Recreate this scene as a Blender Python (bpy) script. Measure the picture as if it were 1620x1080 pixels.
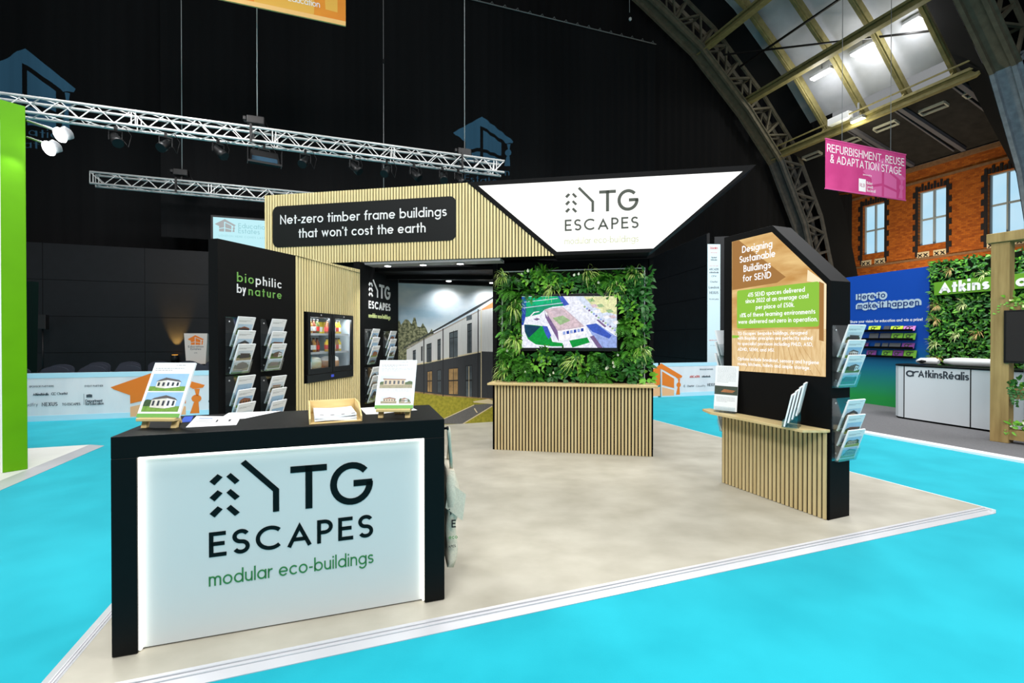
import bpy, math, random
from mathutils import Vector, Matrix, Quaternion
for _o in list(bpy.data.objects): bpy.data.objects.remove(_o)
SC = bpy.context.scene
COL = SC.collection
R = math.radians

# ------------------------------------------------------------------ camera
FP, PIT, CH = 736.8, R(.3813), 1.45
cam = bpy.data.cameras.new('camera'); cam.sensor_width = 36; cam.lens = FP*36/1620
cam.clip_end = 200
co = bpy.data.objects.new('camera', cam); COL.objects.link(co)
co.location = (0, 0, CH); co.rotation_euler = (math.pi/2-PIT, 0, 0)
SC.camera = co
# ------------------------------------------------------------------ light and exposure
SC.view_settings.view_transform = 'Standard'; SC.view_settings.look = 'None'
SC.view_settings.gamma = 1; SC.view_settings.use_curve_mapping = False
SC.view_settings.exposure = 0.0
wd = bpy.data.worlds.new('hall'); SC.world = wd; wd.use_nodes = True
wd.node_tree.nodes['Background'].inputs[0].default_value = (.95, .98, 1, 1)
wd.node_tree.nodes['Background'].inputs[1].default_value = .26
FX, FY = math.cos(R(19.65)), -math.sin(R(19.65))   # hall axes: F across (x, y), R away
def fr(f, r, z=0): return Vector((f*.9418 - r*.3363, f*.3363 + r*.9418, z))
def area(name, loc, size, power, tgt=None, col=(1, 1, 1)):
    l = bpy.data.lights.new(name, 'AREA'); l.shape = 'DISK'; l.size = size; l.energy = power; l.color = col
    o = bpy.data.objects.new(name, l); COL.objects.link(o); o.location = loc
    d = (Vector(tgt) - Vector(loc)) if tgt else Vector((0, 0, -1))
    o.rotation_euler = d.to_track_quat('-Z', 'Y').to_euler(); return o
# unseen hall lamps overhead, with fill lamps added among them
area('hall_fill_light', (-1.5, .5, 8.5), 2.2, 225)
area('hall_fill_light', (4.5, 1.5, 8.5), 2.2, 225)
area('hall_fill_light', (1.2, -3.0, 8.5), 2.2, 180, (1.2, 2.5, 1))
area('hall_fill_light', (-5.5, 3.0, 8), 2.2, 250)
area('hall_fill_light', (-7, 7.5, 8.5), 2.2, 520)  # added fill, brightens the far left
area('hall_fill_light', (5.5, 8.4, 8.6), 2.2, 420)  # added fill, brightens the far right
area('hall_fill_light', (8.0, 5.5, 8), 2.2, 430, (9.5, 8, 0))
area('hall_fill_light', (1.0, 9.8, 9), 2.2, 260)
area('hall_fill_light', (-2.0, -4.5, 7.5), 2.5, 350, (0.0, 6, 1.6))  # added frontal fill behind the camera, lifts the upright faces
area('hall_fill_light', (4.0, -4.0, 7.5), 2.5, 350, (1.5, 6, 1.6))  # second added frontal fill, aimed at the back of the stand
def spot(name, loc, tgt, power, ang=70, col=(1, .98, .94), size=.03, blend=.6):
    l = bpy.data.lights.new(name, 'SPOT'); l.energy = power; l.spot_size = R(ang); l.spot_blend = blend
    l.shadow_soft_size = size; l.color = col
    o = bpy.data.objects.new(name, l); COL.objects.link(o); o.location = loc
    o.rotation_euler = (Vector(tgt) - Vector(loc)).to_track_quat('-Z', 'Y').to_euler(); return o

# ------------------------------------------------------------------ view geometry helpers
def ray(u, v):
    a = (u-810)/FP; b = -(v-540)/FP; c, s = math.cos(PIT), math.sin(PIT)
    return Vector((a, c+s*b, -s+c*b))
def onz(u, v, z=0.):
    d = ray(u, v); return Vector((0, 0, CH)) + d*((z-CH)/d.z)
def atd(u, v, D):
    d = ray(u, v); return Vector((0, 0, CH)) + d*(D/d.y)
class Pl:
    """a vertical plane: origin p on the ground, running at angle ang, facing its own -y"""
    def __init__(s, p, ang):
        s.p = Vector((p[0], p[1], 0)); s.ang = ang; a = R(ang)
        s.x = Vector((math.cos(a), math.sin(a), 0)); s.n = Vector((math.sin(a), -math.cos(a), 0))
    def loc(s, u, v, off=0):
        d = ray(u, v); o = Vector((0, 0, CH)); t = ((s.p + s.n*off - o).dot(s.n))/d.dot(s.n)
        q = o + d*t - s.p; return q.dot(s.x), q.z
    def W(s, a, off, z): return s.p + s.x*a + s.n*off + Vector((0, 0, z))

# ------------------------------------------------------------------ materials
def s2l(c): return tuple((x/12.92 if x <= .04045 else ((x+.055)/1.055)**2.4) for x in (k/255 for k in c))
MATS = {}
def mat(name, col, rough=.6, metal=0, spec=.5, noise=None, bump=None, emit=0, alpha=1, lin=False, stretch=None, coat=0):
    if name in MATS: return MATS[name]
    m = bpy.data.materials.new(name); m.use_nodes = True; nt = m.node_tree; b = nt.nodes['Principled BSDF']
    c = tuple(col) if lin else s2l(col)
    b.inputs['Base Color'].default_value = (*c, 1); b.inputs['Roughness'].default_value = rough
    b.inputs['Metallic'].default_value = metal; b.inputs['Specular IOR Level'].default_value = spec
    b.inputs['Coat Weight'].default_value = coat
    if emit:
        b.inputs['Emission Color'].default_value = (*c, 1); b.inputs['Emission Strength'].default_value = emit
    if alpha < 1: b.inputs['Alpha'].default_value = alpha
    if noise or bump:
        tc = nt.nodes.new('ShaderNodeTexCoord'); mp = nt.nodes.new('ShaderNodeMapping')
        if stretch: mp.inputs['Scale'].default_value = stretch
        nt.links.new(tc.outputs['Object'], mp.inputs[0])
    if noise:
        sc, amt = noise[0], noise[1]
        n = nt.nodes.new('ShaderNodeTexNoise'); n.inputs['Scale'].default_value = sc; n.inputs['Detail'].default_value = 6
        nt.links.new(mp.outputs[0], n.inputs[0])
        mr = nt.nodes.new('ShaderNodeMapRange'); mr.inputs[1].default_value = .3; mr.inputs[2].default_value = .7
        mr.inputs[3].default_value = 1-amt; mr.inputs[4].default_value = 1+amt
        nt.links.new(n.outputs[0], mr.inputs[0])
        hs = nt.nodes.new('ShaderNodeHueSaturation'); hs.inputs['Color'].default_value = (*c, 1)
        nt.links.new(mr.outputs[0], hs.inputs['Value']); nt.links.new(hs.outputs[0], b.inputs['Base Color'])
        if emit: nt.links.new(hs.outputs[0], b.inputs['Emission Color'])
    if bump:
        n = nt.nodes.new('ShaderNodeTexNoise'); n.inputs['Scale'].default_value = bump[0]; n.inputs['Detail'].default_value = 4
        nt.links.new(mp.outputs[0], n.inputs[0])
        bp = nt.nodes.new('ShaderNodeBump'); bp.inputs['Strength'].default_value = bump[1]; bp.inputs['Distance'].default_value = .01
        nt.links.new(n.outputs[0], bp.inputs['Height']); nt.links.new(bp.outputs[0], b.inputs['Normal'])
    MATS[name] = m; return m
def emis(name, col, st=1., noise=None, stretch=None):
    """a self-lit, back-lit or screen surface"""
    if name in MATS: return MATS[name]
    m = mat(name, (0, 0, 0), rough=.4, spec=.2); nt = m.node_tree; b = nt.nodes['Principled BSDF']; c = s2l(col)
    b.inputs['Emission Color'].default_value = (*c, 1); b.inputs['Emission Strength'].default_value = st
    if noise:
        tc = nt.nodes.new('ShaderNodeTexCoord'); mp = nt.nodes.new('ShaderNodeMapping')
        if stretch: mp.inputs['Scale'].default_value = stretch
        nt.links.new(tc.outputs['Object'], mp.inputs[0])
        n = nt.nodes.new('ShaderNodeTexNoise'); n.inputs['Scale'].default_value = noise[0]; n.inputs['Detail'].default_value = 5
        nt.links.new(mp.outputs[0], n.inputs[0])
        cr = nt.nodes.new('ShaderNodeValToRGB'); cr.color_ramp.elements[0].position = .35; cr.color_ramp.elements[1].position = .65
        cr.color_ramp.elements[0].color = (*s2l(noise[1]), 1); cr.color_ramp.elements[1].color = (*c, 1)
        nt.links.new(n.outputs[0], cr.inputs[0]); nt.links.new(cr.outputs[0], b.inputs['Emission Color'])
    return m
def two(name, c1, c2, scale, rough=.6, stretch=None, lo=.4, hi=.6, bump=None, spec=.5, detail=6):
    """two colours mixed by a noise"""
    if name in MATS: return MATS[name]
    m = mat(name, c1, rough, spec=spec, bump=bump, stretch=stretch if bump else None); nt = m.node_tree; b = nt.nodes['Principled BSDF']
    tc = nt.nodes.new('ShaderNodeTexCoord'); mp = nt.nodes.new('ShaderNodeMapping')
    if stretch: mp.inputs['Scale'].default_value = stretch
    n = nt.nodes.new('ShaderNodeTexNoise'); n.inputs['Scale'].default_value = scale; n.inputs['Detail'].default_value = detail
    cr = nt.nodes.new('ShaderNodeValToRGB'); cr.color_ramp.elements[0].position = lo; cr.color_ramp.elements[1].position = hi
    cr.color_ramp.elements[0].color = (*s2l(c1), 1); cr.color_ramp.elements[1].color = (*s2l(c2), 1)
    nt.links.new(tc.outputs['Object'], mp.inputs[0]); nt.links.new(mp.outputs[0], n.inputs[0])
    nt.links.new(n.outputs[0], cr.inputs[0]); nt.links.new(cr.outputs[0], b.inputs['Base Color']); return m
def clear(name, tint=(1, 1, 1), gloss=.14, rough=.05):
    if name in MATS: return MATS[name]
    m = bpy.data.materials.new(name); m.use_nodes = True; nt = m.node_tree; nt.nodes.clear()
    out = nt.nodes.new('ShaderNodeOutputMaterial'); mx = nt.nodes.new('ShaderNodeMixShader')
    tr = nt.nodes.new('ShaderNodeBsdfTransparent'); tr.inputs[0].default_value = (*tint, 1)
    gl = nt.nodes.new('ShaderNodeBsdfGlossy'); gl.inputs['Roughness'].default_value = rough
    lw = nt.nodes.new('ShaderNodeLayerWeight'); lw.inputs[0].default_value = .35
    mr = nt.nodes.new('ShaderNodeMapRange'); mr.inputs[3].default_value = gloss*.35; mr.inputs[4].default_value = gloss*3
    nt.links.new(lw.outputs['Facing'], mr.inputs[0]); nt.links.new(mr.outputs[0], mx.inputs[0])
    nt.links.new(tr.outputs[0], mx.inputs[1]); nt.links.new(gl.outputs[0], mx.inputs[2]); nt.links.new(mx.outputs[0], out.inputs[0])
    MATS[name] = m; return m

BLACK = mat('matt_black_panel', (8, 8, 9), .6, spec=.12, noise=(40, .12))
BLACKG = mat('satin_black_laminate', (5, 7, 8), .5, spec=.16, noise=(30, .1))
DARK = mat('dark_metal', (18, 18, 19), .45, metal=.3)
BLKB = mat('slat_backing_black', (6, 6, 6), .9, spec=.06)
SLAT = two('light_oak_slat', (210, 192, 146), (190, 168, 120), 3.0, .55, (9, 9, .5), .3, .7, spec=.3)
SLAT_LIT = two('oak_slat_lit', (238, 222, 168), (224, 203, 146), 3.0, .55, (9, 9, .5), .3, .7, spec=.3)  # brighter copy of the slat oak: stronger light on header and fridge wall painted in
WOOD = two('light_oak_board', (216, 196, 148), (196, 172, 118), 3.5, .5, (1, 8, 8), .3, .7, spec=.3)
PINE = two('pale_pine', (226, 200, 142), (206, 176, 112), 4, .55, (1, 9, 9), .3, .7, spec=.3)
TIMBER = two('rough_timber', (176, 150, 98), (140, 116, 72), 3, .8, (5, 5, .5), .3, .7, spec=.2)
WHITE = mat('white_vinyl', (240, 240, 240), .5, spec=.3)
PAPER = mat('white_paper', (236, 238, 240), .6, spec=.25)
GREY = mat('grey_paint', (150, 152, 155), .5)
ALU = mat('bare_aluminium', (205, 206, 208), .35, metal=.85)
STEELW = mat('white_truss_aluminium', (222, 222, 220), .4, metal=.35)
GREENL = mat('leaf_green_print', (112, 168, 82), .5, spec=.3)
ACRYL = clear('clear_acrylic', (.93, .97, .98), .16)
GLASS = clear('clear_glass', (.95, .97, .98), .07)
WIRE = mat('steel_wire', (150, 150, 150), .5, metal=.5)

# ------------------------------------------------------------------ mesh builder
class MB:
    def __init__(s): s.v = []; s.f = []; s.m = []; s.sm = []
    def face(s, pts, m=0, smooth=False):
        i = len(s.v); s.v += [tuple(p) for p in pts]; s.f.append(tuple(range(i, i+len(pts)))); s.m.append(m); s.sm.append(smooth); return s
    def grid(s, rows, m=0, smooth=True, close=False, caps=False):
        i = len(s.v); n = len(rows[0])
        for r_ in rows: s.v += [tuple(p) for p in r_]
        for a in range(len(rows)-1):
            for b in range(n if close else n-1):
                c = (b+1) % n
                s.f.append((i+a*n+b, i+a*n+c, i+(a+1)*n+c, i+(a+1)*n+b)); s.m.append(m); s.sm.append(smooth)
        if caps:
            s.f.append(tuple(i+k for k in range(n))[::-1]); s.m.append(m); s.sm.append(False)
            k0 = i+(len(rows)-1)*n; s.f.append(tuple(k0+k for k in range(n))); s.m.append(m); s.sm.append(False)
        return s
    def box(s, x0, x1, y0, y1, z0, z1, m=0):
        p = [(x0, y0, z0), (x1, y0, z0), (x1, y1, z0), (x0, y1, z0), (x0, y0, z1), (x1, y0, z1), (x1, y1, z1), (x0, y1, z1)]
        return s.hexa(p, m)
    def hexa(s, p, m=0):
        i = len(s.v); s.v += [tuple(q) for q in p]
        for f in ((3, 2, 1, 0), (4, 5, 6, 7), (0, 1, 5, 4), (1, 2, 6, 5), (2, 3, 7, 6), (3, 0, 4, 7)):
            s.f.append(tuple(i+k for k in f)); s.m.append(m); s.sm.append(False)
        return s
    def prism(s, pts, off, m=0):
        """closed polygon pts (3D) extruded by vector off"""
        n = len(pts); a = [Vector(p) for p in pts]; o = Vector(off); i = len(s.v)
        s.v += [tuple(p) for p in a] + [tuple(p+o) for p in a]
        s.f.append(tuple(i+k for k in range(n))); s.m.append(m); s.sm.append(False)
        s.f.append(tuple(i+n+k for k in reversed(range(n)))); s.m.append(m); s.sm.append(False)
        for k in range(n):
            j = (k+1) % n; s.f.append((i+k, i+n+k, i+n+j, i+j)); s.m.append(m); s.sm.append(False)
        return s
    def bar(s, p, q, w, h=None, m=0, up=(0, 0, 1)):
        p, q = Vector(p), Vector(q); d = (q-p).normalized(); u = Vector(up)
        if abs(d.dot(u)) > .98: u = Vector((1, 0, 0))
        x = d.cross(u).normalized(); y = x.cross(d).normalized(); h = h or w; x *= w/2; y *= h/2
        return s.hexa([p-x-y, p+x-y, p+x+y, p-x+y, q-x-y, q+x-y, q+x+y, q-x+y], m)
    def tube(s, pts, r, n=8, m=0, caps=True):
        P = [Vector(p) for p in pts]; rows = []; rr = r if isinstance(r, (list, tuple)) else [r]*len(P); prev = None
        for i, p in enumerate(P):
            d = (P[min(i+1, len(P)-1)] - P[max(i-1, 0)]).normalized()
            if prev is None:
                u = Vector((0, 0, 1)) if abs(d.z) < .9 else Vector((1, 0, 0)); x = d.cross(u).normalized()
            else: x = (prev - d*prev.dot(d)).normalized()
            prev = x; y = d.cross(x)
            rows.append([p + x*math.cos(2*math.pi*k/n)*rr[i] + y*math.sin(2*math.pi*k/n)*rr[i] for k in range(n)])
        return s.grid(rows, m, True, True, caps)
    def lathe(s, c, prof, n=14, m=0, ax=(0, 0, 1)):
        q = Vector((0, 0, 1)).rotation_difference(Vector(ax)); c = Vector(c)
        rows = [[c + q @ Vector((r_*math.cos(2*math.pi*k/n), r_*math.sin(2*math.pi*k/n), z)) for k in range(n)] for r_, z in prof]
        return s.grid(rows, m, True, True, True)
    def add(s, o, mx=None, dm=0):
        i = len(s.v); s.v += [tuple(mx @ Vector(p)) if mx else p for p in o.v]
        s.f += [tuple(i+k for k in f) for f in o.f]; s.m += [k+dm for k in o.m]; s.sm += o.sm; return s

def link(name, mb, mats, parent=None, bevel=0):
    me = bpy.data.meshes.new(name); me.from_pydata(mb.v, [], mb.f)
    for m in (mats if isinstance(mats, (list, tuple)) else [mats]): me.materials.append(m)
    me.polygons.foreach_set('material_index', mb.m); me.polygons.foreach_set('use_smooth', mb.sm); me.update()
    o = bpy.data.objects.new(name, me); COL.objects.link(o)
    if parent: o.parent = parent
    if bevel:
        b = o.modifiers.new('bevel', 'BEVEL'); b.width = bevel; b.segments = 2; b.limit_method = 'ANGLE'
    return o
def tag(o, label, cat, group=None, kind=None):
    if label: o['label'] = label
    if cat: o['category'] = cat
    if group: o['group'] = group
    if kind: o['kind'] = kind
    return o
def thing(name, label, cat, loc=(0, 0, 0), rz=0, group=None):
    o = bpy.data.objects.new(name, None); COL.objects.link(o); o.empty_display_size = .1
    o.location = loc; o.rotation_euler = (0, 0, R(rz)); return tag(o, label, cat, group)
def struct(name, mb, mats, parent=None, label=None):
    o = link(name, mb, mats, parent)
    if not parent:
        o['kind'] = 'structure'
        if label: o['label'] = label; o['category'] = name.split('_')[0]
    return o
def dup(root, loc=None, rz=None, label=None, group=None):
    r_ = root.copy(); COL.objects.link(r_)
    if loc is not None: r_.location = loc
    if rz is not None: r_.rotation_euler = (0, 0, R(rz))
    if label: r_['label'] = label
    if group: r_['group'] = group
    for ch in list(root.children):
        c = ch.copy(); COL.objects.link(c); c.parent = r_
        for g in list(ch.children):
            d = g.copy(); COL.objects.link(d); d.parent = c
    return r_

# ------------------------------------------------------------------ a geometric stroke alphabet
XH, AS, DS = .70, 1.05, -.29
def arc(cx, cy, rx, ry, a0, a1, n=None):
    n = n or max(3, int(abs(a1-a0)/14))
    return [(cx+rx*math.cos(R(a0+(a1-a0)*k/n)), cy+ry*math.sin(R(a0+(a1-a0)*k/n))) for k in range(n+1)]
def ess(W, H, w):
    h = w/2; rx = W/2-h; ry = (H-w)/4; cx = W/2
    return arc(cx, H-h-ry, rx, ry, 28, 270) + arc(cx, h+ry, rx, ry, 90, -152)[1:]
def glyph(c, w):
    h = w/2; rc = (XH-w)/2; Wo = 2*rc+w; cy = XH/2; cx = Wo/2; Wn = .56; ra = (Wn-w)/2
    O = arc(cx, cy, rc, rc, 0, 360, 28)
    def bowl(x0, y0, y1, W): # D shape bowl starting at stem x0
        ry = (y1-y0)/2; return [(x0, y1)] + arc(W-h-ry, (y0+y1)/2, ry, ry, 90, -90) + [(x0, y0)]
    if c == ' ': return [], .26
    if c == 'a': return [O, [(Wo-h, XH), (Wo-h, 0)]], Wo
    if c == 'b': return [O, [(h, AS), (h, 0)]], Wo
    if c == 'c': return [arc(cx, cy, rc, rc, 42, 318, 22)], Wo*.9
    if c == 'd': return [O, [(Wo-h, AS), (Wo-h, 0)]], Wo
    if c in 'eé':
        S = [arc(cx, cy, rc, rc, 0, 322, 24), [(h, cy), (Wo-h, cy)]]
        if c == 'é': S.append([(cx-.03, XH+.1), (cx+.12, XH+.28)])
        return S, Wo
    if c == 'f': return [[(.40, AS-h)] + arc(.36, AS-h-.18, .18, .18, 90, 180) + [(.18, 0)], [(.0, XH-h), (.38, XH-h)]], .38
    if c == 'g': return [O, [(Wo-h, XH), (Wo-h, 0)] + arc(cx, .02, rc, rc, 0, -150)], Wo
    if c == 'h': return [[(h, AS), (h, 0)], arc(Wn/2, XH-h-ra, ra, ra, 180, 0) + [(Wn-h, 0)]], Wn
    if c == 'i': return [[(h, XH), (h, 0)], [(h, .86), (h, .86+w*1.1)]], w
    if c == 'j': return [[(.12, XH), (.12, -.1)] + arc(0, -.12, .12, .14, 0, -80), [(.12, .86), (.12, .86+w*1.1)]], .12+h
    if c == 'k': return [[(h, AS), (h, 0)], [(h, .26), (.44, XH)], [(.2, .42), (.48, 0)]], .5
    if c == 'l': return [[(h, AS), (h, 0)]], w
    if c == 'm':
        rm = (.5-w)/2; x1 = h+2*rm
        return [[(h, XH), (h, 0)], arc(h+rm, XH-h-rm, rm, rm, 180, 0)+[(x1, 0)], arc(x1+rm, XH-h-rm, rm, rm, 180, 0)+[(x1+2*rm, 0)]], x1+2*rm+h
    if c == 'n': return [[(h, XH), (h, 0)], arc(Wn/2, XH-h-ra, ra, ra, 180, 0) + [(Wn-h, 0)]], Wn
    if c == 'o': return [O], Wo
    if c == 'p': return [O, [(h, XH), (h, DS)]], Wo
    if c == 'q': return [O, [(Wo-h, XH), (Wo-h, DS)]], Wo
    if c == 'r': return [[(h, XH), (h, 0)], arc(h+.24, XH-h-.24, .24, .24, 180, 75)], .34
    if c == 's': return [ess(.48, XH, w)], .48
    if c == 't': return [[(.17, .95), (.17, 0)], [(0, XH-h), (.36, XH-h)]], .36
    if c == 'u': return [[(Wn-h, XH), (Wn-h, 0)], [(h, XH)] + arc(Wn/2, h+ra, ra, ra, 180, 360)], Wn
    if c == 'v': return [[(h, XH), (.28, h*1.9), (.56-h, XH)]], .56
    if c == 'w': return [[(h, XH), (.25, h*1.9), (.44, XH-h*1.6), (.63, h*1.9), (.88-h, XH)]], .88
    if c == 'x': return [[(h, XH), (.5-h, 0)], [(.5-h, XH), (h, 0)]], .5
    if c == 'y': return [[(h, XH), (.28, .06)], [(.56-h, XH), (.16, DS)]], .56
    if c == 'z': return [[(.02, XH-h), (.44, XH-h), (.04, h), (.48, h)]], .48
    RC = .5-h
    if c == 'A': return [[(h*.9, 0), (.43, 1-h*2.1), (.86-h*.9, 0)], [(.19, .3), (.67, .3)]], .86
    if c == 'B': return [[(h, 0), (h, 1)], bowl(h, .52, 1-h, .56), bowl(h, h, .52, .60)], .60
    if c == 'C': return [arc(.5, .5, RC, RC, 45, 315, 26)], .88
    if c == 'D': return [[(h, 0), (h, 1)], [(h, 1-h), (.3, 1-h)] + arc(.3, .5, RC, RC, 90, -90) + [(h, h)]], .80
    if c == 'E': return [[(.54, 1-h), (h, 1-h), (h, h), (.56, h)], [(h, .52), (.50, .52)]], .56
    if c == 'F': return [[(.54, 1-h), (h, 1-h), (h, 0)], [(h, .50), (.50, .50)]], .54
    if c == 'G': return [arc(.5, .5, RC, RC, 42, 363, 28), [(1-h*.2, .5), (.54, .5)]], 1.0
    if c == 'H': return [[(h, 0), (h, 1)], [(.68-h, 0), (.68-h, 1)], [(h, .52), (.68-h, .52)]], .68
    if c == 'I': return [[(h, 0), (h, 1)]], w
    if c == 'J': return [[(.4-h, 1), (.4-h, .25)] + arc(.2, .22, .2-h, .22-h, 0, -150)], .4
    if c == 'K': return [[(h, 0), (h, 1)], [(h, .42), (.6, 1)], [(.25, .58), (.64, 0)]], .64
    if c == 'L': return [[(h, 1), (h, h), (.52, h)]], .52
    if c == 'M': return [[(h, 0), (h, 1-h), (.42, .3), (.84-h, 1-h), (.84-h, 0)]], .84
    if c == 'N': return [[(h, 0), (h, 1-h), (.72-h, h), (.72-h, 1)]], .72
    if c == 'O': return [arc(.5, .5, RC, RC, 0, 360, 30)], 1.0
    if c == 'P': return [[(h, 0), (h, 1)], bowl(h, .46, 1-h, .58)], .58
    if c == 'Q': return [arc(.5, .5, RC, RC, 0, 360, 30), [(.6, .35), (.95, -.02)]], 1.0
    if c == 'R': return [[(h, 0), (h, 1)], bowl(h, .46, 1-h, .58), [(.3, .46), (.6, 0)]], .60
    if c == 'S': return [ess(.58, 1, w)], .58
    if c == 'T': return [[(0, 1-h), (.7, 1-h)], [(.35, 1), (.35, 0)]], .7
    if c == 'U': return [[(h, 1), (h, .33)] + arc(.34, .33, .34-h, .33-h, 180, 360) + [(.68-h, 1)]], .68
    if c == 'V': return [[(h, 1), (.4, h*2.1), (.8-h, 1)]], .8
    if c == 'W': return [[(h, 1), (.32, h*2.1), (.6, 1-h*2.1), (.88, h*2.1), (1.2-h, 1)]], 1.2
    if c == 'X': return [[(h, 1), (.66-h, 0)], [(.66-h, 1), (h, 0)]], .66
    if c == 'Y': return [[(h, 1), (.34, .45), (.68-h, 1)], [(.34, .45), (.34, 0)]], .68
    if c == 'Z': return [[(.02, 1-h), (.58, 1-h), (.04, h), (.62, h)]], .62
    if c == '0': return [arc(.31, .5, .31-h, .5-h, 0, 360, 24)], .62
    if c == '1': return [[(.02, .82), (.22, 1-h), (.22, 0)]], .3
    if c == '2': return [arc(.28, .72, .26-h, .28-h, 165, -30) + [(.05, h), (.56, h)]], .56
    if c == '4': return [[(.42, 0), (.42, 1-h), (.04, .25), (.58, .25)]], .58
    if c == '5': return [[(.5, 1-h), (.13, 1-h), (.09, .56)] + arc(.27, .32, .28-h, .32-h, 120, -150)], .55
    if c == '8': return [arc(.28, .75, .23-h, .25-h, 0, 360, 20), arc(.28, .27, .28-h, .27-h, 0, 360, 20)], .56
    if c == '£': return [arc(.34, .76, .2, .2, 20, 180) + [(.14, h), ], [(.0, h), (.54, h)], [(.02, .45), (.42, .45)]], .55
    if c == '&': return [[(.66, 0), (.2, .62)] + arc(.34, .78, .16, .2, 200, -20)+[(.1, .32)] + arc(.28, .24, .24, .2, 170, 330) + [(.62, .42)]], .68
    if c == '%': return [arc(.16, .8, .14, .17, 0, 360, 14), arc(.62, .2, .14, .17, 0, 360, 14), [(.1, 0), (.68, 1)]], .78
    if c == '-': return [[(0, .36), (.3, .36)]], .3
    if c == "'": return [[(h, 1.02), (h, .78)]], w
    if c == ',': return [[(h, w), (h*.4, -.14)]], w
    if c == '.': return [[(h, 0), (h, w)]], w
    if c == '!': return [[(h, 1), (h, .28)], [(h, 0), (h, w)]], w
    return [[(h, 0), (h, XH)]], .3
def ribbon(mb, pts, w, M, m=0, depth=.002):
    """a stroke of width w through 2D pts, raised by depth; M maps (x, y, out) to 3D"""
    n = len(pts); h = w/2; closed = n > 3 and abs(pts[0][0]-pts[-1][0]) + abs(pts[0][1]-pts[-1][1]) < 1e-6
    Ls, Rs = [], []
    for i in range(n):
        p = Vector(pts[i])
        a = Vector(pts[i-1]) if i > 0 else (Vector(pts[-2]) if closed else None)
        b = Vector(pts[i+1]) if i < n-1 else (Vector(pts[1]) if closed else None)
        d1 = (p-a).normalized() if a is not None else (b-p).normalized()
        d2 = (b-p).normalized() if b is not None else d1
        n1 = Vector((-d1.y, d1.x)); n2 = Vector((-d2.y, d2.x)); t = n1+n2
        if t.length < 1e-4: t = n1
        t.normalize(); k = h/max(.45, t.dot(n1))
        Ls.append(p+t*k); Rs.append(p-t*k)
    i0 = len(mb.v)
    for q in Ls: mb.v.append(tuple(M(q.x, q.y, depth)))
    for q in Rs: mb.v.append(tuple(M(q.x, q.y, depth)))
    for q in Ls: mb.v.append(tuple(M(q.x, q.y, 0)))
    for q in Rs: mb.v.append(tuple(M(q.x, q.y, 0)))
    def F(*k): mb.f.append(tuple(i0+q for q in k)); mb.m.append(m); mb.sm.append(False)
    for i in range(n-1):
        F(n+i, n+i+1, i+1, i); F(2*n+i, 2*n+i+1, 3*n+i+1, 3*n+i); F(i, i+1, 2*n+i+1, 2*n+i); F(n+i+1, n+i, 3*n+i, 3*n+i+1)
    if not closed:
        F(0, 2*n, 3*n, n); F(n-1, 2*n-1, 4*n-1, 3*n-1)
def text_width(s, w, tr): return sum(glyph(c, w)[1] for c in s) + tr*(len(s)-1)
def text(mb, s, M, x, y, cap, w=.13, width=None, align='l', m=0, depth=.002, tr=.13, mfn=None, sxm=1.15, wg=None):
    """write s with its baseline at (x, y) of the map M; width fits the line by scale, then by tracking"""
    wg = wg or w; nat = text_width(s, wg, tr); sx = 1
    if width:
        k = width/(nat*cap); sx = min(sxm, max(.86, k))
        tr += (k-sx)*nat/sx/max(1, len(s)-1)
    tot = text_width(s, w, tr)*cap*sx
    cx = x - (tot/2 if align == 'c' else tot if align == 'r' else 0)
    for i, c in enumerate(s):
        st, gw = glyph(c, wg)
        for q in st:
            ribbon(mb, [(cx+px*cap*sx, y+py*cap) for px, py in q], w*cap, M, mfn(i) if mfn else m, depth)
        cx += (gw+tr)*cap*sx
    return tot
def plmap(off=0.):  # local wall frame: x along, z up, -y out
    return lambda a, b, o: Vector((a, -off-o, b))
def flat(mb, pts, M, o, m=0, thick=.001):
    """a flat printed shape"""
    mb.face([M(a, b, o) for a, b in pts], m)
def polyf(mb, pts, M, o, m=0): flat(mb, pts, M, o, m)
def tpl(pl, mb, s, a, b, cap_px, w=.13, off=0., m=0, depth=.002, mfn=None, wg=None):
    """text on plane pl between two pixels of the photograph's plane, cap height in pixels at the first"""
    s0, z0 = pl.loc(*a, off); s1, z1 = pl.loc(*b, off); _, zc = pl.loc(a[0], a[1]-cap_px, off)
    z = (z0+z1)/2 if True else z0
    sl = (z1-z0)/(s1-s0)
    Mx = lambda p, q, o: Vector((s0+p, -off-o, z0+q+sl*p*0 + (z-z0)))
    text(mb, s, Mx, 0, 0, zc-z0, w, s1-s0, m=m, depth=depth, mfn=mfn, wg=wg)

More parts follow.
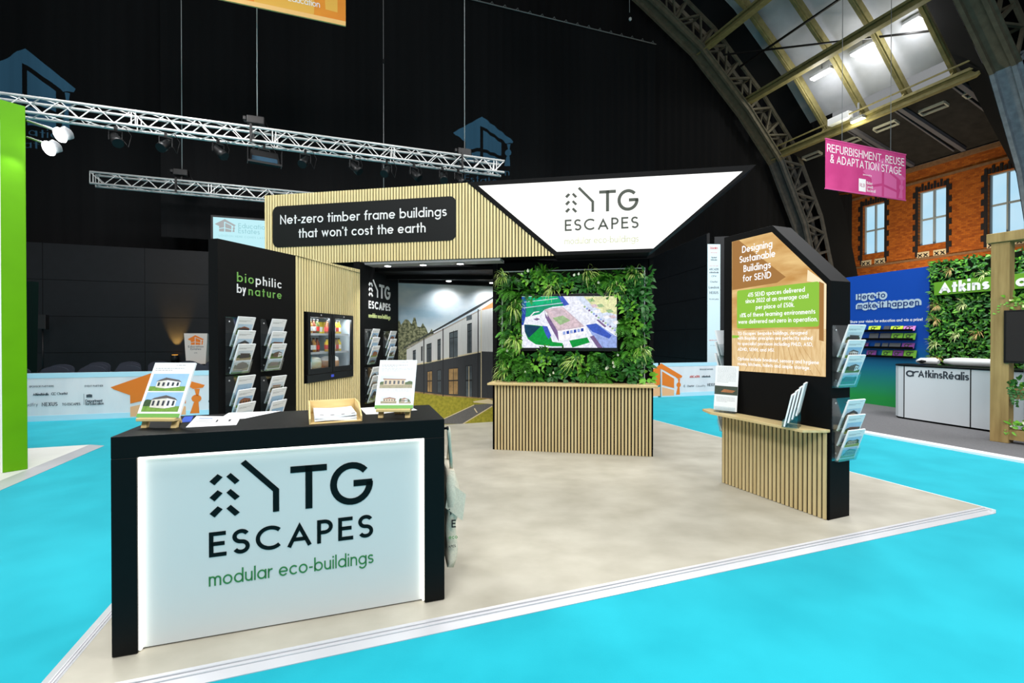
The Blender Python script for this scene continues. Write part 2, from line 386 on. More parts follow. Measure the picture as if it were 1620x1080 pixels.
# the stand builder's mark: six roof dashes, a gable stroke, two lines of capitals and a tagline
def stand_logo(parent, M0, W, ink, ink2, depth=.003, wt=1.0, tagline=True):
    M = lambda a, b, o: M0(a*W, b*W, o)
    mb = MB()
    d = [(.005, .482), (.05, .525), (.078, .503), (.033, .456)]; e = [(.099, .505), (.123, .526), (.174, .473), (.147, .452)]
    for k in range(3):
        for q in (d, e):
            P_ = [(a, b-.1025*k) for a, b in q]
            if wt > 1.1:
                c0 = sum(a for a, b in P_)/4, sum(b for a, b in P_)/4; P_ = [(c0[0]+(a-c0[0])*1.15, c0[1]+(b-c0[1])*1.15) for a, b in P_]
            mb.prism([M(a, b, depth) for a, b in reversed(P_)], M(0, 0, 0)-M(0, 0, depth))
    g = [(.18, .581), (.208, .603), (.404, .396), (.404, .248), (.367, .247), (.367, .384)]
    mb.prism([M(a, b, depth) for a, b in reversed(g)], M(0, 0, 0)-M(0, 0, depth))
    link('emblem', mb, ink, parent)
    mb = MB(); Md = lambda a, b, o: M0(a*W, b*W, o)
    w1 = .148*wt
    text(mb, 'T', Md, .472, .245, .291, w1, .226, depth=depth); text(mb, 'G', Md, .719, .24, .294, w1, .278, depth=depth)
    text(mb, 'ESCAPES', Md, 0, 0, .158, .155*wt, 1.0, depth=depth, tr=.18)
    link('lettering', mb, ink, parent)
    if tagline:
        mb = MB(); text(mb, 'modular eco-buildings', Md, 0, -.184, .088, .105*wt, 1.0, depth=depth); link('tagline', mb, ink2, parent)

def slats(mb, x0, x1, zf0, zf1, y=-.012, pitch=.04, w=.026, dep=.012):
    n = int((x1-x0)/pitch); g = (x1-x0)/n
    for k in range(n):
        a = x0+g*k+(g-w)/2; b = a+w
        z0 = max(zf0(a), zf0(b)); za, zb = zf1(a), zf1(b)
        if min(za, zb) <= z0+.002: continue
        mb.hexa([(a, y, z0), (b, y, z0), (b, y+dep, z0), (a, y+dep, z0), (a, y, za), (b, y, zb), (b, y+dep, zb), (a, y+dep, za)])

# ================================================================== the setting
CARPET = two('turquoise_carpet', (20, 157, 174), (28, 167, 184), 2.2, .95, lo=.35, hi=.65, bump=(350, .12), spec=.08)
VINYL = two('stone_vinyl_floor', (160, 155, 140), (188, 184, 170), 2.6, .45, (1, 1.3, 1), .25, .75, spec=.35, detail=9)
GREYC = mat('grey_carpet', (104, 104, 106), .95, spec=.1, noise=(60, .12))
WFLOOR = mat('white_stand_floor', (226, 226, 220), .5, spec=.3, noise=(3, .04))
mb = MB()
mb.face([fr(-26, -8, -.03), fr(27, -8, -.03), fr(27, 24, -.03), fr(-26, 24, -.03)])
CARPET.node_tree.nodes['Principled BSDF'].inputs['Sheen Weight'].default_value = .15; CARPET.node_tree.nodes['Principled BSDF'].inputs['Sheen Roughness'].default_value = .5; CARPET.node_tree.nodes['Principled BSDF'].inputs['Sheen Tint'].default_value = (.7, .95, 1, 1)
struct('floor', mb, CARPET, label='bright turquoise carpet covering the hall floor')
SLp = Vector((-1.9396, 1.7647, 0)); FL = Pl(SLp, 19.72)
def fl(x, y, z=0): return FL.W(x, -y, z)
SW, SD, RW = 6.405, 6.1, .085
mb = MB(); mb.prism([fl(RW, RW, 0), fl(SW-.012, RW, 0), fl(SW-.012, SD, 0), fl(RW, SD, 0)], (0, 0, -.029))
struct('floor_platform', mb, VINYL, label='stone-look vinyl floor of the timber building stand')
def ramp(name, a, b, c, d, ridge, label):   # a,b outer low edge; c,d inner high edge
    mb = MB(); mb.hexa([a, b, (d[0], d[1], -.0299), (c[0], c[1], -.0299), (a[0], a[1], -.026), (b[0], b[1], -.026), d, c])
    A, B, Cc, D_ = Vector(a), Vector(b), Vector(c), Vector(d)
    if ridge:
        for t in (.55, .78): mb.bar(A.lerp(Cc, t)+Vector((0, 0, .004)), B.lerp(D_, t)+Vector((0, 0, .004)), .006, .004, 0)
    struct(name, mb, ALU2, label=label)
ALU2 = mat('satin_aluminium_ramp', (204, 204, 208), .38, metal=.35, noise=(2.5, .06))
up = Vector((0, 0, .004))
ramp('trim_1', fl(0, 0, -.0299), fl(SW, 0, -.0299), fl(RW, RW, .001), fl(SW-.012, RW, .001), True, 'aluminium ramp edging along the front of the stand floor')
ramp('trim_2', fl(0, 0, -.0299), fl(0, SD, -.0299), fl(RW, RW, .001), fl(RW, SD, .001), True, 'aluminium ramp edging along the left of the stand floor')
mb = MB(); mb.prism([fl(SW-.012, .02, .002), fl(SW, .0, .002), fl(SW, SD, .002), fl(SW-.012, SD, .002)], (0, 0, -.031))
struct('trim_3', mb, mat('white_edge', (236, 236, 236), .5), label='thin white edging along the right of the stand floor')

# right-hand neighbour's floor and its white kerb
k0 = onz(1369, 687, -.03); k1 = onz(1620, 733, -.03); kd = (k1-k0).normalized(); kn = Vector((-kd.y, kd.x, 0))
if kn.x < 0: kn = -kn
ka, kb = k0-kd*2.75, k1+kd*3.5
mb = MB(); mb.prism([ka, kb, kb+kn*.16, ka+kn*.16], (0, 0, .03)); struct('trim_4', mb, mat('white_kerb', (246, 246, 246), .5), label='white edging strip in front of the grey carpet stand')
mb = MB(); mb.prism([ka+kn*.16, kb+kn*.16, kb+kn*9, ka+kn*9], (0, 0, .022)); struct('floor_neighbour', mb, GREYC, label='grey carpet floor of the stand at the right')
# left-hand neighbour's white floor with ramp
g0 = onz(165, 705, -.03); g1 = onz(0, 776, -.03); gd = (g1-g0).normalized(); gp = Vector((gd.y, -gd.x, 0))
if gp.x > 0: gp = -gp
mb = MB(); mb.prism([g0+gp*.16, g1+gd*3+gp*.16, g1+gd*3+gp*5, g0+gp*5], (0, 0, .028)); struct('floor_corner', mb, WFLOOR, label='white floor of the lime green stand at the left')
mb = MB(); a, b = g0, g1+gd*3
mb.hexa([a, b, b+gp*.16, a+gp*.16, a+Vector((0, 0, .003)), b+Vector((0, 0, .003)), b+gp*.16+Vector((0, 0, .03)), a+gp*.16+Vector((0, 0, .03))])
struct('trim_5', mb, ALU2, label='grey ramp edging of the white floor at the left')

# ---- black drapes and flats closing the back of the hall
DRAPE = two('black_drape', (20, 20, 21), (30, 30, 31), .5, .9, (1, 1, .08), .3, .7, spec=.1)
def drape(name, p0, p1, z0, z1, amp=.03, wl=.42, label=None):
    p0, p1 = Vector(p0), Vector(p1); L = (p1-p0).length; d = (p1-p0)/L; n = Vector((-d.y, d.x, 0)); N = int(L/wl*5); rnd = random.Random(name+str(L))
    rows = [[], []]; ph = 0
    for k in range(N+1):
        s = L*k/N; ph += rnd.uniform(.75, 1.75)
        o = amp*math.sin(ph)+amp*.5*math.sin(s*2.1)
        for r_, z in ((0, z0), (1, z1)): rows[r_].append(p0+d*s+n*o+Vector((0, 0, z)))
    mb = MB(); mb.grid(rows); return struct(name, mb, DRAPE, label=label)
drape('wall_back', fr(-24, 18.45), fr(25.5, 18.45), -.03, 20, label='tall black drape closing the far end of the hall')
FLAT_ = mat('black_flat_panel', (19, 20, 23), .5, spec=.3, noise=(6, .15))
SEAM = mat('panel_seam', (6, 6, 7), .8)
mb = MB(); 
for i in range(-9, 8):
    for k in range(4):
        a, b = fr(i*2.44+.008-.9, 17.2, k*1.06-.02), fr((i+1)*2.44-.008-.9, 17.2, k*1.06-.02)
        mb.prism([a, b, b+Vector((0, 0, 1.045)), a+Vector((0, 0, 1.045))], (fr(0, .08)), 0)
a, b = fr(-23, 17.22, -.03), fr(18.5, 17.22, -.03); mb.prism([a, b, b+Vector((0, 0, 4.22)), a+Vector((0, 0, 4.22))], fr(0, .1), 1)
struct('wall_stage', mb, [FLAT_, SEAM], label='low black panelled wall behind the seating')
# black partition to the right of the stand
mb = MB(); q0 = Vector((5.35, 12.8, 0)); qd = Vector((-.1, .995, 0)); qn = Vector((.995, .1, 0))
for i in range(4):
    for k in range(5):
        a = q0+qd*(i*1.22+.006)+Vector((0, 0, k*.87-.02)); b = q0+qd*(i*1.22+1.214)+Vector((0, 0, k*.87-.02))
        mb.prism([a, b, b+Vector((0, 0, .858)), a+Vector((0, 0, .858))], qn*.05)
a = q0+qn*.02+Vector((0, 0, -.03)); b = a+qd*4.88; mb.prism([a, b, b+Vector((0, 0, 4.37)), a+Vector((0, 0, 4.37))], qn*.06, 1)
struct('wall_partition', mb, [FLAT_, SEAM], label='black panelled partition standing right of the living wall')
q1 = Vector((5.62, 12.95, -.03)); mb = MB(); mb.prism([q1, q1+Vector((1.6, -.3, 0)), q1+Vector((1.6, -.3, 4.3)), q1+Vector((0, 0, 4.3))], (.1, .3, 0))
struct('wall_partition', mb, [FLAT_], label='narrow black panel behind the lit information totem')

# ---- right-hand side wall of brick, f = 25
BF = 25.0
def bw(r, z, o=0): return fr(BF-o, r, z)
BRICK = mat('red_brick', (150, 78, 30), .85, spec=.1); nt = BRICK.node_tree
tc = nt.nodes.new('ShaderNodeTexCoord'); mp = nt.nodes.new('ShaderNodeMapping'); mp.inputs['Rotation'].default_value = (R(90), 0, R(-109.65))
bt = nt.nodes.new('ShaderNodeTexBrick'); bt.inputs['Scale'].default_value = 3.4; bt.inputs['Color1'].default_value = (*s2l((176, 98, 36)), 1)
bt.inputs['Color2'].default_value = (*s2l((140, 70, 28)), 1); bt.inputs['Mortar'].default_value = (*s2l((110, 74, 46)), 1); bt.inputs['Mortar Size'].default_value = .012
sx_ = nt.nodes.new('ShaderNodeSeparateXYZ'); cx_ = nt.nodes.new('ShaderNodeCombineXYZ')
ad = nt.nodes.new('ShaderNodeVectorMath'); ad.operation = 'DOT_PRODUCT'; ad.inputs[1].default_value = (-.3363, .9418, 0)
nt.links.new(tc.outputs['Object'], sx_.inputs[0]); nt.links.new(tc.outputs['Object'], ad.inputs[0]); nt.links.new(ad.outputs['Value'], cx_.inputs[0]); nt.links.new(sx_.outputs['Z'], cx_.inputs[1])
nt.links.new(cx_.outputs[0], bt.inputs[0]); nt.links.new(bt.outputs[0], nt.nodes['Principled BSDF'].inputs['Base Color'])
QUOIN = mat('dark_blue_brick', (38, 36, 38), .8, spec=.15); STONE = mat('stone_band', (122, 88, 58), .8, noise=(9, .2)); TILE = mat('cream_vent_tile', (206, 190, 156), .7)
wins = [(15.98, 1.04), (13.5, 1.08), (11.0, 1.12), (8.4, 1.12)]; WZ0, WZ1 = 5.72, 8.2
mb = MB(); edges = [30.]
rr = [24.0]
for r_, w in wins: rr += [r_+w/2, r_-w/2]
rr.append(2.0)
for i in range(0, len(rr), 2):   # piers
    a, b = rr[i], rr[i+1]; mb.prism([bw(a, -.03), bw(b, -.03), bw(b, 9.45), bw(a, 9.45)], fr(.5, 0))
for r_, w in wins:
    for z0, z1 in ((-.03, WZ0), (WZ1, 9.45)): mb.prism([bw(r_+w/2, z0), bw(r_-w/2, z0), bw(r_-w/2, z1), bw(r_+w/2, z1)], fr(.5, 0))
struct('wall_right', mb, BRICK, label='red brick side wall with tall windows')
mb = MB()
mb.prism([bw(24, 9.22, .12), bw(2, 9.22, .12), bw(2, 9.42, .12), bw(24, 9.42, .12)], fr(.12, 0)); struct('trim_6', mb, STONE, label='stone cornice at the top of the brick wall')
mb = MB()
for z in (8.62, 5.05): mb.prism([bw(24, z, .07), bw(2, z, .07), bw(2, z+.1, .07), bw(24, z+.1, .07)], fr(.07, 0))
struct('trim_7', mb, STONE, label='stone string courses across the brick wall')
PANE = emis('window_daylight', (176, 222, 246), 1.0, noise=(.5, (196, 230, 248)))
FRAMEW = mat('window_frame_grey', (150, 158, 160), .6)
for i, (r_, w) in enumerate(wins):
    a, b = r_+w/2, r_-w/2
    mb = MB(); mb.face([bw(a, WZ0, -.25), bw(b, WZ0, -.25), bw(b, WZ1, -.25), bw(a, WZ1, -.25)])
    wo = struct('window_%d' % (i+1), mb, PANE, label='tall window in the brick wall, %s' % ['left of the magenta banner edge', 'second from the magenta banner', 'third from the magenta banner', 'rightmost beyond the frame'][i])
    mb = MB()
    for p, q, wd_ in (((a, WZ0), (a, WZ1), .12), ((b, WZ0), (b, WZ1), .12), ((a, WZ0), (b, WZ0), .12), ((a, WZ1), (b, WZ1), .12), ((r_, WZ0), (r_, WZ1), .07), ((a, WZ0+1.2), (b, WZ0+1.2), .07)):
        mb.bar(bw(p[0], p[1], -.2), bw(q[0], q[1], -.2), wd_, .08)
    link('window_frame', mb, FRAMEW, wo)
    mb = MB()
    for k in range(13):
        z = WZ0-.5+k*.25; ww = .2 if k % 2 else .1
        for s_, e in ((a, 1), (b, -1)): mb.prism([bw(s_, z, .03), bw(s_+e*ww, z, .03), bw(s_+e*ww, z+.25, .03), bw(s_, z+.25, .03)][::e], fr(.05, 0))
    for k in range(9):
        t = b+(a-b)*(k+.1)/9; mb.prism([bw(t, WZ1+.02, .03), bw(t+w/12, WZ1+.02, .03), bw(t+w/12, WZ1+.22+.12*(k % 2), .03), bw(t, WZ1+.22+.12*(k % 2), .03)], fr(.05, 0))
    link('brick_surround', mb, QUOIN, wo)
    mb = MB()
    for e in (-.32, .32):
        mb.prism([bw(r_+e+.24, WZ0-.62, .03), bw(r_+e-.24, WZ0-.62, .03), bw(r_+e-.24, WZ0-.3, .03), bw(r_+e+.24, WZ0-.3, .03)], fr(.05, 0))
        for q in (-.11, .11):
            for g in (-1, 1): mb.bar(bw(r_+e+q-.07*g, WZ0-.53, .045), bw(r_+e+q+.07*g, WZ0-.39, .045), .03, .03, 1)
    link('vent_tile', mb, [TILE, QUOIN], wo)

# ---- arched roof: trusses in planes r = const, ribs, purlins, deck, soffit
ARCH = [(5., 19.6), (8.7, 18.5), (12.5, 16.55), (15.45, 14.86), (18.3, 12.45), (20.36, 10.3), (22.0, 7.3), (23.0, 4.0), (23.4, -.03)]
def arch_off(d):
    out = []
    for i, p in enumerate(ARCH):
        a, b = ARCH[max(0, i-1)], ARCH[min(len(ARCH)-1, i+1)]; t = Vector((b[0]-a[0], b[1]-a[1])).normalized(); n = Vector((-t.y, t.x))
        if n.y < 0 or n.x < 0: n = Vector((abs(n.x), abs(n.y)))
        out.append((p[0]+n.x*d, p[1]+n.y*d))
    return out
ARCHM = mat('olive_steel', (104, 98, 82), .6, spec=.3, noise=(4, .2)); ARCHB = mat('pale_blue_steel', (140, 150, 160), .6, spec=.3, noise=(5, .2))
def dens(P, k=4):
    o = []
    for i in range(len(P)-1):
        for j in range(k): t = j/k; o.append((P[i][0]+(P[i+1][0]-P[i][0])*t, P[i][1]+(P[i+1][1]-P[i][1])*t))
    return o+[P[-1]]
def arch_truss(name, r_, label):
    I, O = dens(arch_off(0.)), dens(arch_off(1.25)); mb = MB(); mlow = MB()
    for e in (-.28, .28):
        for P_, w in ((I, .3), (O, .2)):
            for i in range(len(P_)-1):
                m = 1 if (P_[i][1] < 10.5 and name.endswith('arch')) else 0
                mb.bar(fr(P_[i][0], r_+e, P_[i][1]), fr(P_[i+1][0], r_+e, P_[i+1][1]), .1 if P_ is O else .12, w, m, up=(0, 0, 1))
    for i in range(len(I)-1):   # flange, webs, battens
        m = 1 if I[i][1] < 10.5 else 0
        a, b = fr(I[i][0], r_-.42, I[i][1]), fr(I[i][0], r_+.42, I[i][1]); c, d = fr(I[i+1][0], r_+.42, I[i+1][1]), fr(I[i+1][0], r_-.42, I[i+1][1])
        mb.prism([a, b, c, d], (0, 0, .05), m)
        if i % 2 == 0:
            for e in (-.25, .25):
                mb.bar(fr(*[I[i][0], r_+e], I[i][1]), fr(O[i+1][0], r_+e, O[i+1][1]), .12, .08, m)
                if i+2 < len(I): mb.bar(fr(O[i+1][0], r_+e, O[i+1][1]), fr(I[i+2][0], r_+e, I[i+2][1]), .1, .08, m)
                mb.bar(fr(I[i][0], r_+e, I[i][1]), fr(O[i][0], r_+e, O[i][1]), .1, .12, m)
        mb.bar(fr(O[i][0], r_-.28, O[i][1]), fr(O[i][0], r_+.28, O[i][1]), .08, .08, m)
    return struct(name, mb, [ARCHM, ARCHG if r_ > 12 else ARCHB], label=label)
ARCHG = mat('dull_grey_steel', (92, 92, 90), .6, spec=.3, noise=(5, .2))
arch_truss('ceiling_arch', 17.6, 'riveted steel roof arch rising behind the lit totem')
arch_truss('ceiling_arch', 9.0, 'pale steel roof arch cut by the right edge')
# black cloth strips hung beside the arches
IN = dens(arch_off(-.05)); 
def strip(label, r0, r1, d0, d1, i0=0, i1=99):
    A, B = dens(arch_off(d0)), dens(arch_off(d1)); mb = MB()
    mb.grid([[fr(p[0], r0, p[1]) for p in A[i0:i1]], [fr(p[0], r1 if p[1] > 11 or r0 > 12 else r0+(r1-r0)*max(.12, (p[1]-6)/5), p[1]) for p in B[i0:i1]]]); return struct('ceiling_drape', mb, DRAPE, label=label)
strip('black cloth strip along the far roof arch', 17.3, 16.3, 1.3, 1.5)
strip('black cloth strip along the near roof arch', 9.4, 10.25, -.05, .5)
DECK = mat('pale_roof_deck', (180, 182, 187), .8, spec=.2, noise=(1.2, .12))
D0 = dens(arch_off(1.5)); mb = MB(); cut = [p for p in D0 if p[1] > 11.7 and p[0] < 21.5]
mb.grid([[fr(p[0], 16.35, p[1]) for p in cut], [fr(p[0], 9.6, p[1]) for p in cut]], smooth=True)
for k in range(1, 4):
    for i in range(len(cut)-1): pass
struct('ceiling_deck', mb, DECK, label='pale grey roof deck between the arches')
DK2 = mat('dark_roof_lining', (22, 22, 24), .9, spec=.1); D2 = dens(arch_off(1.7)); mb = MB(); mb.grid([[fr(p[0], 9.7, p[1]) for p in D2[8:]], [fr(p[0], 1.5, p[1]) for p in D2[8:]]]); struct('ceiling_lining', mb, DK2, label='dark roof lining beyond the near arch')
RIB = mat('olive_rib', (142, 132, 86), .6, spec=.3, noise=(5, .2))
for k, r_ in enumerate((15.43, 13.78, 12.17, 10.6)):
    D1 = dens(arch_off(1.05)); mb = MB(); c_ = [p for p in D1 if p[1] > 10.4]
    for i in range(len(c_)-1):
        mb.bar(fr(c_[i][0], r_, c_[i][1]), fr(c_[i+1][0], r_, c_[i+1][1]), .1, .42, 0)
        mb.bar(fr(c_[i][0], r_, c_[i][1]-.2), fr(c_[i+1][0], r_, c_[i+1][1]-.2), .2, .03, 0)
    e = c_[-1]; mb.bar(fr(e[0], r_, e[1]+.1), fr(e[0]-.75, r_, e[1]-.25), .06, .06); mb.bar(fr(e[0]-.2, r_, e[1]+.5), fr(e[0]-.75, r_, e[1]-.25), .06, .06)
    struct('ceiling_rib', mb, RIB, label='olive roof rib, %s from the far arch' % ['first', 'second', 'third', 'fourth'][k])
for k, (f_, z_) in enumerate(((15.74, 14.95), (18.3, 12.9), (20.4, 10.62))):
    mb = MB(); a, b = (17.75, 2.) if k < 2 else (17.75, 9.6)
    mb.bar(fr(f_, a, z_+.12), fr(f_, b, z_+.12), .26, .1); mb.bar(fr(f_, a, z_-.12), fr(f_, b, z_-.12), .26, .1); mb.bar(fr(f_, a, z_), fr(f_, b, z_), .06, .3)
    mb.bar(fr(f_-.2, a, z_-.2), fr(f_-.2, b, z_-.2), .05, .05)
    if k == 2: mb.bar(fr(f_-.35, a, z_+.3), fr(f_-.35, b, z_+.3), .05, .05)
    struct('ceiling_purlin', mb, RIB, label='olive steel purlin, %s of the three between the arches' % ['highest', 'middle', 'lowest'][k])
SOFF = mat('dark_board_soffit', (46, 44, 42), .85, spec=.1, noise=(3, .2))
mb = MB(); mb.prism([fr(20.6, 17.2, 10.75), fr(20.6, 9.2, 10.75), fr(25, 9.2, 9.46), fr(25, 17.2, 9.46)], (0, 0, .12)); struct('ceiling_soffit', mb, SOFF, label='dark boarded soffit above the brick wall')
for k, r_ in enumerate((14.2, 12.3, 10.4)):
    mb = MB(); mb.bar(fr(20.7, r_, 10.62), fr(24.7, r_-.1, 9.45), .16, .14); mb.bar(fr(20.7, r_+.25, 10.68), fr(24.6, r_+.2, 9.5), .06, .06)
    struct('ceiling_joist', mb, mat('grey_joist', (92, 90, 96), .7), label='grey joist under the dark soffit, %s' % ['far one', 'middle one', 'near one'][k])
VENT = mat('vent_metal', (170, 166, 150), .5)
for k, (u, v) in enumerate(((1402, 198), (1477, 170), (1550, 141), (1345, 222), (1285, 245))):
    d = ray(u, v); n_ = Vector((fr(4.4, 0).x, fr(4.4, 0).y, -1.29)).cross(fr(0, 1)); n_.normalize(); p0 = fr(20.6, 17.2, 10.75); t = (p0-Vector((0, 0, CH))).dot(n_)/d.dot(n_); c = Vector((0, 0, CH))+d*t
    if n_.z > 0: n_ = -n_
    ax, ay = fr(0, 1), Vector((fr(4.4, 0).x, fr(4.4, 0).y, -1.29)).normalized()
    mb = MB()
    for e in (-1, 1): mb.bar(c-ax*.42+ay*.14*e+n_*.05, c+ax*.42+ay*.14*e+n_*.05, .05, .1); mb.bar(c+ax*.42*e-ay*.14+n_*.05, c+ax*.42*e+ay*.14+n_*.05, .05, .1)
    t_ = tag(link('ceiling_vent', mb, VENT), 'slotted vent in the dark soffit, %s from the near arch' % ['third', 'second', 'first', 'fourth', 'fifth'][k], 'vent', 'soffit vents')
    mb = MB(); mb.prism([c-ax*.4-ay*.12+n_*.02, c+ax*.4-ay*.12+n_*.02, c+ax*.4+ay*.12+n_*.02, c-ax*.4+ay*.12+n_*.02], n_*.01); link('vent_slot', mb, SEAM, t_)
mb = MB(); mb.bar(fr(17.2, 16.8, 14.0), fr(17.2, 9.6, 14.0-.05), .07, .07); mb.bar(fr(16.4, 17, 14.5), fr(20.9, 9.3, 12.1), .06, .06)
struct('ceiling_brace', mb, DARK, label='dark diagonal brace crossing the pale roof deck')
# lamps in the roof
LAMPW = emis('lamp_white', (255, 255, 250), 14); LAMPY = emis('lamp_warm', (255, 250, 190), 12)
def roof_lamp(u, v, D, L, label, warm=False, pw=60, roundish=False):
    c = atd(u, v, D); root = thing('roof_lamp', label, 'lamp', c, 0, 'lamps in the arched roof'); ax = fr(0, 1); 
    mb = MB(); mb.bar(-ax*L/2+Vector((0, 0, .09)), ax*L/2+Vector((0, 0, .09)), .3, .12); mb.bar(Vector((0, 0, .12)), Vector((0, 0, .75)), .05); link('housing', mb, GREY, root)
    mb = MB(); mb.bar(-ax*L/2*.94, ax*L/2*.94, .24, .06); link('diffuser', mb, LAMPY if warm else LAMPW, root)
    l = bpy.data.lights.new('roof_lamp_glow', 'POINT'); l.energy = pw; l.shadow_soft_size = .3; l.color = (1, .95, .7) if warm else (1, 1, 1)
    o = bpy.data.objects.new('roof_lamp_glow', l); COL.objects.link(o); o.location = c+Vector((-.15, -.1, -.35))
roof_lamp(1300, 118, 20.0, .9, 'white roof lamp above the left of the magenta banner', pw=86)
roof_lamp(1366, 79, 18.6, .9, 'white roof lamp over the middle of the pale deck', pw=86)
roof_lamp(1444, 36, 17.2, .55, 'white roof lamp nearest the near arch', pw=70)
roof_lamp(1358, 191, 19.6, .5, 'yellowish lamp on the lowest purlin over the magenta banner', True, 70)
c = atd(1329, 188, 20.2); mb = MB(); mb.bar(c-fr(0, .45), c+fr(0, .45), .3, .28); tag(link('roof_box', mb, WHITE), 'white box on the lowest purlin left of the yellow lamp', 'box')
area('brick_fill_light', fr(21.5, 13, 3.0), 1.2, 260, fr(25, 13.3, 7.5), (1, .8, .55))  # added fill with no fixture, hidden behind the blue wall to brighten the brick
# black cloth between arch foot and first window
drape('wall_right_drape', fr(24.0, 17.3), fr(24.6, 16.75), -.03, 8.9, .03, .2, label='narrow black curtain left of the first window')
drape('wall_right_drape', fr(24.2, 9.3), fr(23.3, 9.1), -.03, 9.2, .03, .3, label='black curtain beside the near arch foot')

# ================================================================== printed matter
PIC = {}
def pic_mats(v):
    if v in PIC: return PIC[v]
    rnd = random.Random(v*7+3)
    sky = [(168, 198, 222), (186, 208, 226), (204, 214, 222), (150, 186, 218)][v % 4]; wall = [(196, 176, 150), (70, 62, 60), (168, 110, 70), (214, 208, 196), (120, 92, 74)][v % 5]
    grass = [(112, 150, 62), (146, 156, 78), (88, 120, 58), (150, 140, 110)][(v+1) % 4]; roof = [(90, 84, 84), (132, 74, 52), (60, 62, 66)][v % 3]
    PIC[v] = [mat('print_sky_%d' % v, sky, .45, noise=(14, .1)), mat('print_ground_%d' % v, grass, .45, noise=(60, .2)), mat('print_wall_%d' % v, wall, .45, noise=(40, .12)),
              mat('print_roof_%d' % v, roof, .45), mat('print_tree_%d' % v, [(54, 78, 44), (74, 92, 50), (60, 70, 58)][v % 3], .5, noise=(90, .35)), mat('print_window_%d' % v, (52, 58, 66), .4), mat('print_ink', (120, 122, 126), .5), GREENL, WHITE]
    return PIC[v]
def picture(mb, M, x0, y0, x1, y1, o, v):
    """a small photograph of a timber building: sky, trees, house, windows, lawn"""
    rnd = random.Random(v*13+5); W, H = x1-x0, y1-y0; X = lambda a: x0+W*a; Y = lambda b: y0+H*b; e = .0003
    hz = rnd.uniform(.22, .34)
    polyf(mb, [(X(0), Y(hz)), (X(1), Y(hz)), (X(1), Y(1)), (X(0), Y(1))], M, o, 0); polyf(mb, [(X(0), Y(0)), (X(1), Y(0)), (X(1), Y(hz)), (X(0), Y(hz))], M, o, 1)
    for k in range(4):
        c, w, h = rnd.uniform(.02, .98), rnd.uniform(.1, .2), rnd.uniform(.2, .42)
        P_ = [(min(1, max(0, c+w*math.cos(R(t))*(1+.2*rnd.random()))), hz+h*max(0, math.sin(R(t)))*(1+.2*rnd.random())) for t in range(0, 181, 20)]
        polyf(mb, [(X(a), Y(min(1, b))) for a, b in P_], M, o+e*(1+k*.3), 4)
    a, b = rnd.uniform(.08, .25), rnd.uniform(.72, .95); t = hz+rnd.uniform(.26, .42); mid = rnd.uniform(.35, .65)
    o2 = o+e*3
    if v % 2:
        polyf(mb, [(X(a), Y(hz-.06)), (X(mid), Y(hz-.12)), (X(mid), Y(t+.06)), (X(a), Y(t-.03))], M, o2, 2); polyf(mb, [(X(mid), Y(hz-.12)), (X(b), Y(hz-.03)), (X(b), Y(t-.06)), (X(mid), Y(t+.06))], M, o2, 8 if v % 3 == 0 else 2)
        polyf(mb, [(X(a-.03), Y(t-.04)), (X(mid), Y(t+.05)), (X(b+.03), Y(t-.07)), (X(b-.06), Y(t+.06)), (X(mid-.05), Y(t+.2)), (X(a+.05), Y(t+.06))], M, o2+e, 3)
    else:
        polyf(mb, [(X(a), Y(hz-.08)), (X(b), Y(hz-.04)), (X(b), Y(t)), (X(a), Y(t+.04))], M, o2, 2); polyf(mb, [(X(a-.03), Y(t+.03)), (X(b+.03), Y(t-.01)), (X(b+.02), Y(t+.05)), (X(a-.02), Y(t+.1))], M, o2+e, 3)
    n = rnd.choice((4, 5, 6))
    for k in range(n):
        c = a+(b-a)*(k+.5)/n; polyf(mb, [(X(c-.03), Y(hz+.02)), (X(c+.03), Y(hz+.02)), (X(c+.03), Y(t-.08)), (X(c-.03), Y(t-.08))], M, o2+2*e, 5)
def lines(mb, M, x0, x1, y, n, dy, o, m=6, h=.0016, seed=0):
    rnd = random.Random(seed)
    for k in range(n):
        yy = y-k*dy; x = x0; xe = x1 if k < n-1 else x0+(x1-x0)*.6
        while x < xe-.004:
            w = min(rnd.uniform(.006, .02), xe-x); polyf(mb, [(x, yy), (x+w, yy), (x+w, yy+h), (x, yy+h)], M, o, m); x += w+.003
BW_, BH_ = .2, .268
def brochure_meshes(v, W=BW_, H=BH_, T=.012):
    body = MB(); body.box(-W/2, W/2, 0, T, 0, H)
    pr = MB(); M = lambda a, b, o: Vector((a, -o, b)); mm = W*.07
    k = v % 3
    lines(pr, M, W*.18, W/2-mm, H*.94, 1, .006, .0005, 6, .0022, v); lines(pr, M, -W/2+mm, W/2-mm*3, H*.87, 2, .008, .0005, 6, .0026, v+1)
    if k == 0:
        picture(pr, M, -W/2+mm, H*.45, W/2-mm, H*.78, .0006, v); picture(pr, M, -W/2+mm, H*.08, W/2-mm, H*.43, .0006, v+11)
    elif k == 1:
        picture(pr, M, -W/2+mm, H*.40, W/2-mm, H*.76, .0006, v); lines(pr, M, -W/2+mm, W/2-mm, H*.36, 3, .008, .0005, 6, .0018, v); picture(pr, M, -W/2+mm, H*.08, W/2-mm, H*.26, .0006, v+4)
    else:
        picture(pr, M, -W/2+mm, H*.1, W/2-mm, H*.72, .0006, v)
    polyf(pr, [(-W/2, .001), (W/2, .001), (W/2, H*.045), (-W/2, H*.045)], M, .0005, 7)
    return body, pr
BRO = []
